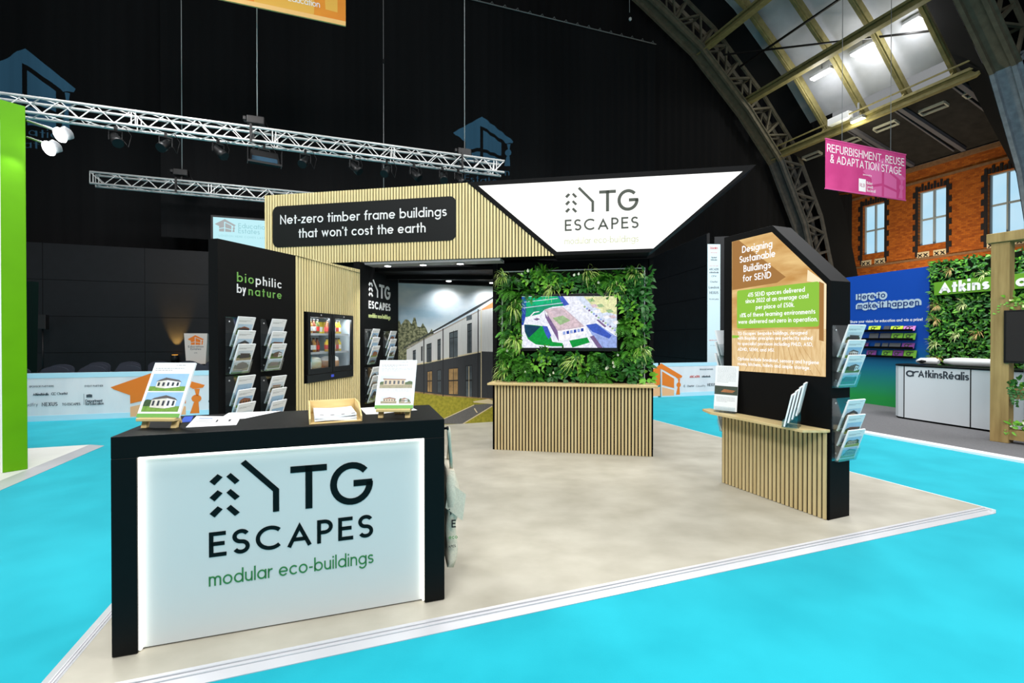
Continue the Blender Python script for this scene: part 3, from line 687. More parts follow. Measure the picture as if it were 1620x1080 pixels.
def brochure(v, loc, rx, rz, label, group):
    while len(BRO) <= v:
        k = len(BRO); b, p = brochure_meshes(k)
        o = link('brochure', b, PAPER); c = link('cover_print', p, pic_mats(k), o); BRO.append(o); o['_n'] = 0
    src = BRO[v]
    if src['_n'] == 0: o = src
    else:
        o = src.copy(); COL.objects.link(o)
        for ch in list(src.children): c = ch.copy(); COL.objects.link(c); c.parent = o
    src['_n'] += 1
    o.location = loc; o.rotation_euler = (R(rx), 0, R(rz)); return tag(o, label, 'brochure', group)
RACK = []
LEAN = 19
def rack(pl, s, z, phrase, tiers=3, off=0., group='clear brochure racks', vs=None, bgroup=None):
    """clear wall rack whose pockets lean out; a brochure pack stands in each pocket"""
    if not RACK:
        r0 = thing('brochure_rack', 'x', 'rack'); RACK.append(r0); r0['_n'] = 0
        mb = MB(); mb.box(-.108, .108, -.006, -.001, 0, .50); link('back_plate', mb, ACRYL, r0)
        mb = MB()
        for q in (-.07, .07):
            for zz in (.06, .46): mb.lathe((q, -.006, zz), [(.0, 0), (.008, 0), (.008, .004), (0, .005)], 8, 0, (0, -1, 0))
        link('screw', mb, ALU, r0)
        for k in range(3):
            mb = MB(); zb = (2-k)*.118+.012; sn, cs = math.sin(R(LEAN)), math.cos(R(LEAN)); y0 = -.03
            P_ = lambda d, b: (y0-d*cs-b*sn, zb-d*sn*0+b*cs)
            for q in (-.106, .104):
                a0 = P_(.0, 0); a1 = P_(.024, 0); a2 = P_(.024, .12); 
                mb.prism([(q, -.006, zb+.01), (q, a0[0], a0[1]-.006), (q, a1[0], a1[1]-.006), (q, a2[0], a2[1]), (q, -.006, zb+.115)], (.003, 0, 0))
            f0, f1 = P_(.024, 0), P_(.024, .1)
            mb.hexa([(-.106, f0[0]-.003, f0[1]-.006), (.107, f0[0]-.003, f0[1]-.006), (.107, f0[0], f0[1]-.006), (-.106, f0[0], f0[1]-.006), (-.106, f1[0]-.003, f1[1]), (.107, f1[0]-.003, f1[1]), (.107, f1[0], f1[1]), (-.106, f1[0], f1[1])])
            mb.box(-.106, .107, f0[0], y0+.005, zb-.009, zb-.006); link('pocket', mb, ACRYL, r0)
        r = r0
    else: r = dup(RACK[0])
    r.location = pl.W(s, off, z); r.rotation_euler = (0, 0, R(pl.ang)); tag(r, 'clear acrylic three-pocket rack, ' + phrase, 'rack', group)
    for k in range(tiers):
        zb = (2-k)*.118+.012; v = (vs[k] if vs else random.randrange(9))
        p = pl.W(s, off+.030+.013, z+zb-.002)
        brochure(v, p, LEAN, pl.ang, 'brochure in the %s pocket of the rack %s' % (('top', 'middle', 'bottom')[k], phrase), bgroup)
random.seed(4)

# ================================================================== front counter
CA, CT = 18.27, (-1.8122, 2.0981, 0)
CW, CD, CZ = 1.515, .58, 1.005
CP = Pl(CT, CA)
ct = thing('reception_counter', 'black reception counter with a glowing white front panel', 'counter', CT, CA)
mb = MB(); mb.box(0, CW, 0, CD, .905, CZ); link('counter_top', mb, BLACKG, ct, .003)
mb = MB(); mb.box(0, .098, 0, CD, .004, .905); link('side_leg', mb, BLACKG, ct, .003)
mb = MB(); mb.box(1.405, CW, 0, CD, .004, .905); link('side_leg', mb, BLACKG, ct, .003)
mb = MB(); mb.box(.1, 1.403, .034, .05, .008, .903); link('front_panel', mb, mat('frosted_panel', (198, 203, 203), .4, spec=.2), ct)
mb = MB(); mb.box(.1, 1.403, .05, .075, .004, .903); mb.box(.1, 1.403, .3, CD-.02, .4, .42); mb.box(.1, 1.403, .3, CD-.02, .06, .08); link('carcass_shelf', mb, BLACK, ct)
LED = emis('led_strip', (255, 252, 240), 3.6)
mb = MB(); mb.box(.0985, .108, .012, .033, .01, .9); mb.box(1.395, 1.4045, .012, .033, .01, .9); mb.box(.108, 1.395, .012, .033, .893, .9045); link('led_strip', mb, LED, ct)
INK = mat('dark_teal_ink', (2, 16, 18), .6, spec=.12); INKG = mat('tagline_green', (54, 122, 72), .6, spec=.15)
lw_ = Vector((.3742, 0, .3886))
stand_logo(ct, lambda a, b, o: Vector((.3742+a, .0335-o, .39+b)), .7636, INK, INKG, .002)
mb = MB(); mb.lathe((CW, .04, .945), [(.007, 0), (.007, .02), (.011, .022), (.011, .03), (0, .031)], 10, 0, (1, 0, 0)); link('hook', mb, DARK, ct)
def on_counter(u, v): return onz(u, v, CZ)
# tote bag on the counter's end
CANV = mat('natural_canvas', (206, 200, 182), .9, spec=.1, noise=(120, .1)); CANG = mat('canvas_print_green', (96, 150, 84), .8); CANK = mat('canvas_print_black', (26, 28, 28), .8)
tb = thing('tote_bag', 'natural canvas tote bag with printed lettering hanging on the counter end', 'bag', CP.W(CW+.03, -.06, .12), CA-6)
mb = MB(); rows = []
for k in range(15):
    t = k/14; z = t*.56; wx = .035+.035*math.sin(t*2.6)+.012*math.sin(t*11); yy = .02*math.sin(t*6)
    rows.append([Vector((wx*a+.006*math.sin(t*13+b_*9), .06+yy+b_*(.34+.02*math.sin(t*4)), z+.01*math.sin(a*5+t*7))) for a, b_ in ((0, 0), (.35, -.02), (.7, .0), (1, .03), (1.05, .3), (1, .7), (.8, 1), (.3, 1.02), (0, 1), (0, .5))])
mb.grid(rows, 0, True, True, True); link('bag_body', mb, CANV, tb)
mb = MB(); mb.tube([(.03, .12, .54), (.02, .06, .66), (.006, -.0, .78), (.0, -.02, .83)], .01, 6); mb.tube([(.03, .38, .54), (.025, .2, .68), (.01, .03, .79), (.0, -.02, .83)], .01, 6); link('handle', mb, CANV, tb)
mb = MB(); mb.grid([[Vector((.01+.016*k-.004*j, .05-.004*k, .5-.03*j-.012*k)) for k in range(7)] for j in range(6)]); link('top_flap', mb, CANV, tb)
mb = MB(); Mt = lambda a, b, o: Vector((.004+a, .046-o, b))
text(mb, 'TG', Mt, .004, .31, .035, .16, m=0); text(mb, 'E', Mt, .02, .235, .045, .16, m=0); text(mb, 'eco', Mt, .004, .17, .022, .14, m=1); text(mb, 'APES', Mt, .002, .12, .014, .14, m=0); link('lettering', mb, [CANK, CANG], tb)

# things on the counter
def easel(u, v, rz, label, v1, kind, board_label, dx=0.):
    p = on_counter(u, v); 
    e = thing('table_easel', label, 'easel', p, rz)
    for q in (-.075, .075):
        mb = MB(); mb.hexa([(q-.014, 0, 0), (q+.014, 0, 0), (q+.014, .02, 0), (q-.014, .02, 0), (q-.014, .05, .16), (q+.014, .05, .16), (q+.014, .066, .16), (q-.014, .066, .16)]); link('leg', mb, PINE, e, .002)
    mb = MB(); mb.bar((0, .15, 0), (0, .062, .15), .02, .014); link('leg', mb, PINE, e, .002)
    mb = MB(); mb.box(-.095, .095, -.022, .03, .036, .052); link('ledge', mb, PINE, e, .003)
    W, H = (.214, .292)
    b = link('display_board', (lambda m_: (m_.box(-W/2, W/2, 0, .01, 0, H), m_)[1])(MB()), PAPER)
    b.location = Vector(p)+Vector((0, 0, .0535))+Vector((math.cos(R(rz))*0-math.sin(R(rz))*(-.008), -.004, 0)); b.rotation_euler = (R(-25), 0, R(rz)); tag(b, board_label, 'board')
    pr = MB(); M = lambda a, c, o: Vector((a, -o, c)); lines(pr, M, .01, W/2-.014, H*.95, 1, .006, .0005, 6, .0022, 1); lines(pr, M, -W/2+.014, W/2-.05, H*.885, 2, .009, .0005, 6, .0024, 3)
    if kind == 0: picture(pr, M, -W/2+.014, H*.47, W/2-.014, H*.79, .0006, v1); picture(pr, M, -W/2+.014, H*.1, W/2-.014, H*.45, .0006, v1+6)
    else:
        lines(pr, M, -W/2+.014, W/2-.02, H*.82, 3, .008, .0005, 6, .0014, 5); picture(pr, M, -W/2+.014, H*.41, W/2-.014, H*.67, .0006, v1); lines(pr, M, -W/2+.014, W/2-.02, H*.37, 3, .008, .0005, 6, .0014, 8)
        picture(pr, M, -W/2+.03, H*.1, W*.06, H*.25, .0006, v1+3); picture(pr, M, W*.12, H*.1, W/2-.014, H*.26, .0006, v1+5)
    polyf(pr, [(-W/2, .0005), (W/2, .0005), (W/2, .02), (-W/2, .02)], M, .0005, 7); link('board_print', pr, pic_mats(v1), b)
easel(250, 677, -1, 'small pine table easel at the left end of the black counter', 3, 0, 'white display board with two house photographs on the left easel')
easel(623, 661, 1, 'small pine table easel at the right end of the black counter', 10, 1, 'white display board with a low building photograph on the right easel')
def sheet(name, label, cat, px, z, m, prints=None):
    P_ = [onz(u, v, z) for u, v in px]; mb = MB(); mb.prism(P_[::-1], (0, 0, .0012)); o = tag(link(name, mb, m), label, cat)
    if prints:
        a, b, c, d = [Vector(q)+Vector((0, 0, .0016)) for q in P_]; M = lambda x, y, o_: a.lerp(b, x).lerp(d.lerp(c, x), y)+Vector((0, 0, o_))
        pr = MB()
        for (x0, y0, x1, y1, mi) in prints: polyf(pr, [(x0, y0), (x1, y0), (x1, y1), (x0, y1)], M, .0002, mi)
        link('printed_text', pr, [mat('print_ink', (120, 122, 126)), mat('print_dark', (50, 52, 56), .5), mat('print_blue', (70, 130, 200), .5)], o)
    return o
rowsp = [(.1, .3+.12*k, .45, .33+.12*k, 0) for k in range(5)]
sheet('flyer', 'white printed flyer lying in front on the counter beside the left easel', 'flyer', [(294, 676), (374, 672), (381, 659), (311, 658)], CZ+.0005, PAPER, rowsp+[(.52, .35, .56, .62, 1), (.78, .4, .83, .66, 1), (.1, .75, .4, .8, 2)])
sheet('flyer', 'white flyer fanned out farther back on the counter beside the left easel', 'flyer', [(345, 664), (387, 662), (445, 650), (362, 653)], CZ+.0022, PAPER, [(.1, .3, .4, .34, 0), (.1, .5, .6, .54, 0)])
sheet('card', 'bright blue card lying behind the left easel', 'card', [(284, 668.5), (302, 667), (306, 658), (292, 659)], CZ+.0005, mat('blue_card', (36, 84, 200), .4))
sheet('paper_sheet', 'blank white sheet between the wooden tray and the right easel', 'paper', [(579, 655.5), (604, 654.5), (600, 643.5), (570, 645.5)], CZ+.0005, PAPER)
sheet('paper_sheet', 'blank white sheet lying behind the right easel', 'paper', [(607, 654), (660, 648.5), (651, 644.5), (604, 646)], CZ+.0005, PAPER)
bt_ = on_counter(646, 655); mb = MB(); mb.lathe(bt_, [(.013, 0), (.014, .003), (.014, .03), (.006, .036), (.006, .044), (0, .045)], 14); o = tag(link('small_bottle', mb, mat('blue_plastic', (30, 100, 168), .25)), 'tiny blue bottle beside the right easel foot', 'bottle')
mb = MB(); mb.lathe(bt_+Vector((0, 0, .044)), [(.008, 0), (.008, .012), (0, .013)], 12); link('cap', mb, WHITE, o)
bt_ = on_counter(629, 656); mb = MB(); mb.box(-.03, .03, -.0, .04, 0, .04); o = link('card_box', mb, mat('kraft_card', (150, 130, 92), .8)); o.location = bt_+Vector((0, .04, 0)); tag(o, 'small brown card box behind the right easel', 'box')
mb = MB(); mb.box(-.031, .031, -.001, .041, .03, .042); link('lid', mb, mat('kraft_card', (150, 130, 92), .8), o)
ty = thing('letter_tray', 'open pale wooden letter tray on the black counter', 'tray', on_counter(489, 672), CA+6)
TW, TD = .262, .335
mb = MB(); mb.box(0, TW, 0, TD, 0, .008); link('base', mb, PINE, ty, .002)
for x in (0, TW-.008):
    mb = MB(); mb.prism([(x, 0, .008), (x, TD, .008), (x, TD, .085), (x, .12, .085), (x, 0, .03)], (.008, 0, 0)); link('side', mb, PINE, ty, .001)
mb = MB(); mb.box(.008, TW-.008, TD-.008, TD, .008, .085); link('back', mb, PINE, ty, .001)
for k, lb in enumerate(('lowest', 'middle', 'topmost')):
    mb = MB(); mb.grid([[Vector((x*TW/10, .012+j*.06+.006*k, .0095+k*.011+.004*math.sin(x*.5+k)+.0005)) for x in range(1, 10)] for j in range(6)]); i0 = MB()
    a = mb; c = MB(); c.grid([[Vector((x*TW/10, .012+j*.06+.006*k, .0095+k*.011+.004*math.sin(x*.5+k)+.009)) for x in range(1, 10)] for j in range(6)])
    for (p_, q_) in ((0, 8),): pass
    m2 = MB(); f0 = [Vector((x*TW/10, .012+.006*k, .0095+k*.011+.004*math.sin(x*.5+k)+.0005)) for x in range(1, 10)]; m2.grid([f0, [p+Vector((0, 0, .0085)) for p in f0]]); c.add(a); c.add(m2)
    o = link('leaflet_stack', c, PAPER); o.location = ty.location; o.rotation_euler = ty.rotation_euler; tag(o, 'stack of white leaflets in the wooden tray, %s of three' % lb, 'leaflets', 'leaflet stacks in the wooden tray')
    pr = MB()
    for x in range(2, 9, 2): pr.face([(x*TW/10, .02+.006*k, .0195+k*.011+.004*math.sin(x*.5+k)), (x*TW/10+.02, .02+.006*k, .0195+k*.011+.004*math.sin((x+.8)*.5+k)), (x*TW/10+.02, .06, .0196+k*.011+.004*math.sin((x+.8)*.5+k)), (x*TW/10, .06, .0196+k*.011+.004*math.sin(x*.5+k))])
    link('printed_text', pr, mat('print_ink', (120, 122, 126)), o)

# ================================================================== left wall: black panel, slatted panel with fridge, black logo panel
LA = 79.76; LP = Pl((-2.288, 4.9), LA)
sA, zA = LP.loc(344.2, 377); sB, zB = LP.loc(466.8, 404); sC, zC = LP.loc(569, 426.3); sD, _ = LP.loc(630.5, 560)
def ztop(s): return zA+(s-sA)*(zC-zA)/(sC-sA)
pn = thing('display_wall', 'tall black wall panel lettered biophilic by nature with brochure racks', 'wall panel', LP.W(0, 0, 0), LA)
mb = MB(); mb.prism([(sA, 0, 0), (sB, 0, 0), (sB, 0, ztop(sB)), (sA, 0, ztop(sA))], (0, .09, 0)); link('panel', mb, BLACK, pn)
WGREEN = mat('lettering_green', (120, 176, 88), .5); mb = MB()
tpl(LP, mb, 'biophilic', (374.7, 446), (444.8, 455.5), 14.5, .12, m=0, depth=.006, mfn=lambda i: 1 if i < 3 else 0)
tpl(LP, mb, 'by', (374.7, 462.5), (388.5, 464.8), 13.5, .12, m=0, depth=.006); tpl(LP, mb, 'nature', (393, 467), (444.8, 472.6), 13.5, .12, m=1, depth=.006)
link('lettering', mb, [WHITE, WGREEN], pn)
sp = thing('slatted_wall', 'oak slatted wall panel with a built-in fridge', 'wall panel', LP.W(0, 0, 0), LA)
fs0, fz1a = LP.loc(483.5, 493); fs1, fz1b = LP.loc(556.5, 500); _, fz0a = LP.loc(483.5, 607); _, fz0b = LP.loc(556.5, 594)
fz0, fz1 = (fz0a+fz0b)/2, (fz1a+fz1b)/2
mb = MB(); y0, y1 = 0, .05
mb.box(sB, fs0, y0, y1, 0, ztop(sB)-.004); mb.box(fs1, sC, y0, y1, 0, ztop(sC)-.004); mb.box(fs0, fs1, y0, y1, 0, fz0); mb.box(fs0, fs1, y0, y1, fz1, ztop(sB)-.004); link('backing', mb, BLKB, sp)
mb = MB(); N = 29; g = (sC-sB)/N
for k in range(N):
    a = sB+g*k+.0085; b = a+g-.0175
    def S(z0, z1a, z1b): mb.hexa([(a, -.007, z0), (b, -.007, z0), (b, 0, z0), (a, 0, z0), (a, -.007, z1a), (b, -.007, z1b), (b, 0, z1b), (a, 0, z1a)])
    if b > fs0-.004 and a < fs1+.004: S(.002, fz0-.004, fz0-.004); S(fz1+.004, ztop(a), ztop(b))
    else: S(.002, ztop(a), ztop(b))
link('slat_facing', mb, SLAT_LIT, sp)
mb = MB(); mb.box(sB, sC, -.014, .05, ztop(sB)-.001, ztop(sB)+.0); link('top_trim', mb, BLKB, sp)
lg = thing('logo_wall', 'black wall panel with a white emblem beside the building mural', 'wall panel', LP.W(0, 0, 0), LA)
mb = MB(); mb.box(sC+.002, sD, .006, .09, 0, 2.48); link('panel', mb, BLACK, lg)
e0, ez = LP.loc(583, 487.5, -.006); e1, _ = LP.loc(617.3, 490.5, -.006)
stand_logo(lg, lambda a, b, o: Vector((e0+a, .006-o, ez+b)), e1-e0, WHITE, mat('pale_yellow_green', (206, 218, 150), .5), .006, 1.25)
# racks
for u, v, ph, vs in ((384.5, 583.8, 'on the black lettered wall, upper left', (1, 5, 6)), (437, 579, 'on the black lettered wall, upper right', (2, 4, 9)), (384.5, 676, 'on the black lettered wall, lower left', (8, 7, 2)), (437, 668, 'on the black lettered wall, lower right', (10, 8, 11))):
    s_, z_ = LP.loc(u-8, v+8, .03); rack(LP, s_, z_, ph, vs=vs, bgroup='brochures on the black lettered wall')
for u, v, ph, vs in ((587.5, 573, 'on the emblem wall, upper left', (3, 8, 7)), (615.5, 572, 'on the emblem wall, upper right', (7, 11, 9)), (587.5, 633, 'on the emblem wall, lower left', (5, 10, 11)), (615.5, 631, 'on the emblem wall, lower right', (4, 1, 2))):
    s_, z_ = LP.loc(u-2, v+4, .02); rack(LP, s_, z_, ph, off=-.006, vs=vs, bgroup='brochures on the emblem wall')
# fridge
fd = thing('drinks_fridge', 'black two-door glass fridge set into the slatted wall', 'fridge', LP.W(fs0, 0, fz0), LA)
FW, FH = fs1-fs0, fz1-fz0; FB = mat('fridge_black', (14, 14, 15), .3, spec=.5); FI = mat('fridge_liner', (196, 208, 214), .4)
mb = MB(); mb.box(0, FW, .46, .48, 0, FH, 1); mb.box(0, .02, 0, .46, 0, FH); mb.box(FW-.02, FW, 0, .46, 0, FH); mb.box(.02, FW-.02, 0, .46, FH-.03, FH); mb.box(.02, FW-.02, 0, .46, 0, .1)
mb.box(.02, FW-.02, .455, .46, .1, FH-.03, 1); mb.box(.02, .024, .01, .455, .1, FH-.03, 1); mb.box(FW-.024, FW-.02, .01, .455, .1, FH-.03, 1); link('body', mb, [FB, FI], fd)
mb = MB(); mb.box(.0, FW, -.022, .0, .0, .085); link('grille', mb, FB, fd, .002)
mb = MB(); mb.box(FW*.5-.03, FW*.5+.03, -.024, -.021, .03, .06); link('control_display', mb, emis('blue_display', (70, 90, 210), .9), fd)
for k in range(2):
    x0 = .004+k*FW/2; x1 = x0+FW/2-.008; z0, z1 = .09, FH-.002
    mb = MB(); t = .05
    mb.box(x0, x0+t, -.026, 0, z0, z1); mb.box(x1-t, x1, -.026, 0, z0, z1); mb.box(x0+t, x1-t, -.026, 0, z0, z0+.06); mb.box(x0+t, x1-t, -.026, 0, z1-t, z1); d = link('door', mb, FB, fd, .002)
    mb = MB(); mb.box(x0+t, x1-t, -.016, -.012, z0+.06, z1-t); link('pane', mb, GLASS, d)
    hx = x1-.012 if k == 0 else x0+.012; mb = MB(); mb.box(hx-.005, hx+.005, -.036, -.026, z0+.2, z1-.2); link('handle', mb, mat('dark_handle', (30, 30, 32), .35), d)
    mb = MB(); mb.lathe((x0+FW*.25, -.026, z1-.022), [(.009, 0), (.009, .006), (0, .007)], 10, 0, (0, -1, 0)); link('lock', mb, ALU, d)
SHZ = (.105, .33, .545)
for z in SHZ[1:]:
    mb = MB()
    for q in range(7): mb.box(.024, FW-.024, .04+q*.06, .045+q*.06, z-.006, z)
    mb.box(.024, FW-.024, .03, .038, z-.02, z+.004, 0); link('shelf', mb, mat('white_wire', (210, 212, 214), .4), fd)
mb = MB(); mb.box(.03, FW-.03, .03, .05, FH-.045, FH-.031); link('light_strip', mb, emis('cool_led', (235, 246, 255), 9), fd)
l = bpy.data.lights.new('fridge_light', 'AREA'); l.shape = 'RECTANGLE'; l.size = FW*.8; l.size_y = .05; l.energy = 9; l.color = (.9, .96, 1)
lo = bpy.data.objects.new('fridge_light', l); COL.objects.link(lo); lo.parent = fd; lo.location = (FW/2, .06, FH-.05); lo.rotation_euler = (R(-25), 0, 0)
def fitem(kind, x, y, z, c1, c2, label, cat, group, sc=1.):
    M = Matrix.Translation(LP.W(fs0, 0, fz0)) @ Matrix.Rotation(R(LA), 4, 'Z') @ Matrix.Translation((x, y, z))
    r = thing(kind, label, cat, M.translation, LA, group); mb = MB(); p = MB()
    if kind == 'drink_bottle':
        mb.lathe((0, 0, 0), [(.026*sc, 0), (.03*sc, .006), (.03*sc, .1*sc), (.013, .135*sc), (.013, .15*sc)], 14); link('bottle_body', mb, mat('b%s' % (c1,), c1, .3), r)
        p.lathe((0, 0, .03*sc), [(.0304*sc, 0), (.0306*sc, .002), (.0306*sc, .05*sc), (.0304*sc, .052*sc)], 14); link('wrap_label', p, mat('b%s' % (c2,), c2, .5), r)
        q = MB(); q.lathe((0, 0, .15*sc), [(.015, 0), (.015, .016), (0, .017)], 12); link('cap', q, mat('b%s' % ((40, 34, 30),), (40, 34, 30), .4), r)
    elif kind == 'drinks_carton':
        mb.box(-.05*sc, .05*sc, -.04, .04, 0, .13*sc); link('carton_body', mb, mat('b%s' % (c1,), c1, .5), r, .004); p.box(-.045*sc, .045*sc, -.0415, -.0405, .025, .075*sc); link('carton_print', p, mat('b%s' % (c2,), c2, .5), r)
    else:
        mb.lathe((0, 0, 0), [(.085, 0), (.1, .02), (.108, .1), (.1, .15), (.06, .168), (0, .172)], 18); link('tub_body', mb, mat('b%s' % (c1,), c1, .55), r)
        p.lathe((0, 0, .03), [(.1035, 0), (.1086, .03), (.109, .07), (.1085, .085)], 18); link('wrap_label', p, mat('b%s' % (c2,), c2, .55), r)
nm = {0: 'bottom', 1: 'middle', 2: 'top'}
cols = [(120, 60, 34), (86, 96, 40), (150, 74, 40), (60, 42, 34), (168, 120, 50)]
for sh in (2, 1):
    for side in (0, 1):
        for k in range(5):
            x = .075+k*.068+side*(FW/2-.01) ; 
            if side and k == 4: x -= .01
            c = cols[(k+sh+side*2) % 5] if not side else [(232, 200, 40), (226, 190, 30), (120, 70, 36), (206, 180, 60), (150, 110, 50)][(k+sh) % 5]
            fitem('drink_bottle', x, .09, SHZ[sh], c, [(236, 232, 224), (210, 60, 50), (240, 240, 238)][(k+side) % 3], 'small drink bottle on the %s fridge shelf behind the %s door, %s from left' % (nm[sh], ('left', 'right')[side], ('first', 'second', 'third', 'fourth', 'fifth')[k]), 'bottle', 'bottles in the fridge', 1.0)
for side in (0, 1):
    for k in range(2): fitem('drinks_carton', .12+k*.13+side*(FW/2-.01), .25, SHZ[2], (242, 242, 244) if not side else (236, 206, 40), (230, 120, 130) if not side else (240, 240, 236), '%s carton behind the bottles on the top fridge shelf, %s of its pair' % (('white', 'yellow')[side], ('left', 'right')[k]), 'carton', 'cartons in the fridge', 1.15)
fitem('drinks_carton', .12, .1, SHZ[0], (40, 140, 150), (236, 240, 240), 'teal and white carton on the fridge floor behind the left door', 'carton', None, 1.55)
fitem('food_tub', .30, .13, SHZ[0], (206, 206, 186), (190, 196, 160), 'pale green tub on the fridge floor behind the left door', 'tub', None)
fitem('food_tub', FW/2+.17, .12, SHZ[0], (238, 234, 230), (214, 160, 112), 'white tub with a tan label on the fridge floor behind the right door', 'tub', None)

# ================================================================== header, lit sign, media wall, podium
HA = -10.6; P1 = onz(779.5, 710.6, 0); HP = Pl(P1, HA); HOFF = .02
def hl(u, v, off=HOFF): return HP.loc(u, v, off)
hx0, hzt = hl(419.3, 309); hxd, hzt2 = hl(740, 290.3); hxb, hzb = hl(877, 404.3); _, hzb2 = hl(570, 414.5); hzb = (hzb+hzb2)/2; hzt = (hzt+hzt2)/2
hd = thing('header_fascia', 'slatted oak header carrying the black net-zero slogan plate', 'header', P1, HA)
mb = MB(); mb.prism([(hx0, -HOFF, hzb), (hxb, -HOFF, hzb), (hxd, -HOFF, hzt), (hx0, -HOFF, hzt)], (0, .22, 0)); link('core', mb, BLKB, hd)
mb = MB(); dg = lambda s: hzt if s < hxd else hzt+(hzb-hzt)*(s-hxd)/(hxb-hxd)
slats(mb, hx0, hxb, lambda s: hzb, dg, -HOFF-.016, .0415, .0275, .016); link('slat_facing', mb, SLAT_LIT, hd)
mb = MB(); sfx0, sfx1 = hl(560, 414)[0], hl(791, 405)[0]; mb.box(sfx0, sfx1, -.01, .24, hzb-.035, hzb-.001); link('soffit', mb, GREY, hd)
# slogan plate
s0, _ = hl(431.8, 360, .036); s1, _ = hl(721.7, 350, .036); _, za = hl(440, 326.4, .036); _, zb = hl(440, 391.4, .036)
def rrect(x0, x1, z0, z1, r): return [p for c in ((x1-r, z1-r, 0), (x0+r, z1-r, 90), (x0+r, z0+r, 180), (x1-r, z0+r, 270)) for p in arc(c[0], c[1], r, r, c[2], c[2]+90, 6)]
mb = MB(); mb.prism([(a, -.042, b) for a, b in rrect(s0, s1, zb, za, .09)], (0, .012, 0)); link('slogan_plate', mb, mat('dark_slogan_plate', (18, 20, 20), .5, spec=.25), hd)
mb = MB(); tpl(HP, mb, 'Net-zero timber frame buildings', (443.6, 354.6), (706.8, 341.8), 14.2, .13, .042, depth=.006); tpl(HP, mb, "that won't cost the earth", (472.6, 376.6), (673.4, 366.9), 14.2, .13, .042, depth=.006); link('lettering', mb, WHITE, hd)
for k, (u, v) in enumerate(((612, 414.5), (668, 412), (727, 410.5))):
    s, z = hl(u, v, -.05); r = thing('downlight', 'small round downlight under the header, %s from left' % ('first', 'second', 'third')[k], 'light', HP.W(s, -.08, hzb-.035), HA, 'downlights under the slatted header')
    mb = MB(); mb.lathe((0, 0, -.016), [(.05, 0), (.055, .004), (.055, .016)], 18); link('housing', mb, GREY, r); mb = MB(); mb.lathe((0, 0, -.022), [(.01, 0), (.042, .002), (.042, .008)], 18); link('lens', mb, emis('lamp_lens', (255, 253, 246), 12), r)
    p = HP.W(s, -.08, hzb-.06); spot('downlight_beam', p, p+Vector((0, 0, -1)), 38, 110)
# lit sign
sg = thing('lit_sign', 'glowing white trapezoid sign with the dark stand name', 'sign', P1, HA)
ox1, oz1 = hl(1195, 263.2); ox2, oz2 = hl(1027.5, 404.3)
outer = [(hxd+.008, hzt+.0), (ox1, (hzt+oz1)/2), (ox2, hzb), (hxb+.008, hzb)]
mb = MB(); mb.prism([(a, -HOFF-.016, b) for a, b in outer][::-1], (0, .40, 0)); link('sign_box', mb, BLACK, sg)
inn = [hl(757, 294, .04), hl(1175, 271, .04), hl(1033.5, 393, .04), hl(881, 398.3, .04)]
SIGNW = emis('sign_face_light', (255, 254, 250), 1.35)
mb = MB(); mb.prism([(a, -HOFF-.022, b) for a, b in inn][::-1], (0, .004, 0)); link('lit_face', mb, SIGNW, sg)
mb = MB()
for i in range(4):
    a, b, c, d = outer[i], outer[(i+1) % 4], inn[(i+1) % 4], inn[i]
    mb.hexa([(a[0], -HOFF-.03, a[1]), (b[0], -HOFF-.03, b[1]), (c[0], -HOFF-.03, c[1]), (d[0], -HOFF-.03, d[1]), (a[0], -HOFF-.016, a[1]), (b[0], -HOFF-.016, b[1]), (c[0], -HOFF-.016, c[1]), (d[0], -HOFF-.016, d[1])])
link('frame', mb, BLACK, sg)
e0, ez0 = hl(893.3, 365, .045); e1, ez1 = hl(1010.5, 361, .045)
stand_logo(sg, lambda a, b, o: Vector((e0+a, -HOFF-.0222-o, (ez0+ez1)/2+b)), e1-e0, mat('sign_ink', (64, 68, 58), .6), emis('sign_tagline', (222, 230, 184), .88), .003)
# wall behind the living wall
w0, _ = hl(780.6, 600, -.40); w1, _ = hl(1033, 560, -.40)
mw = thing('media_wall', 'plain black wall panel behind the plants and television', 'wall panel', P1, HA)
mb = MB(); mb.box(w0, w1, .40, .50, 0, hzb-.002); mb.box(w0, w0+.06, .36, .40, 0, hzb-.002); mb.box(w1-.05, w1, .36, .40, 0, hzb-.002); link('panel', mb, BLACK, mw)
# podium
pd = thing('slatted_podium', 'slatted oak podium with a pale shelf below the living wall', 'podium', P1, HA)
PW = hl(1033, 722.4, 0)[0]; PZ = .845
mb = MB(); mb.box(0, PW, .0, .36, 0, PZ); link('carcass', mb, BLKB, pd)
mb = MB(); slats(mb, .022, PW-.012, lambda s: .002, lambda s: PZ-.001, -.012, .0405, .0255, .012); link('slat_facing', mb, SLAT, pd)
mb = MB(); mb.box(-.06, PW+.05, -.06, .39, PZ, PZ+.026); link('shelf', mb, WOOD, pd, .004)
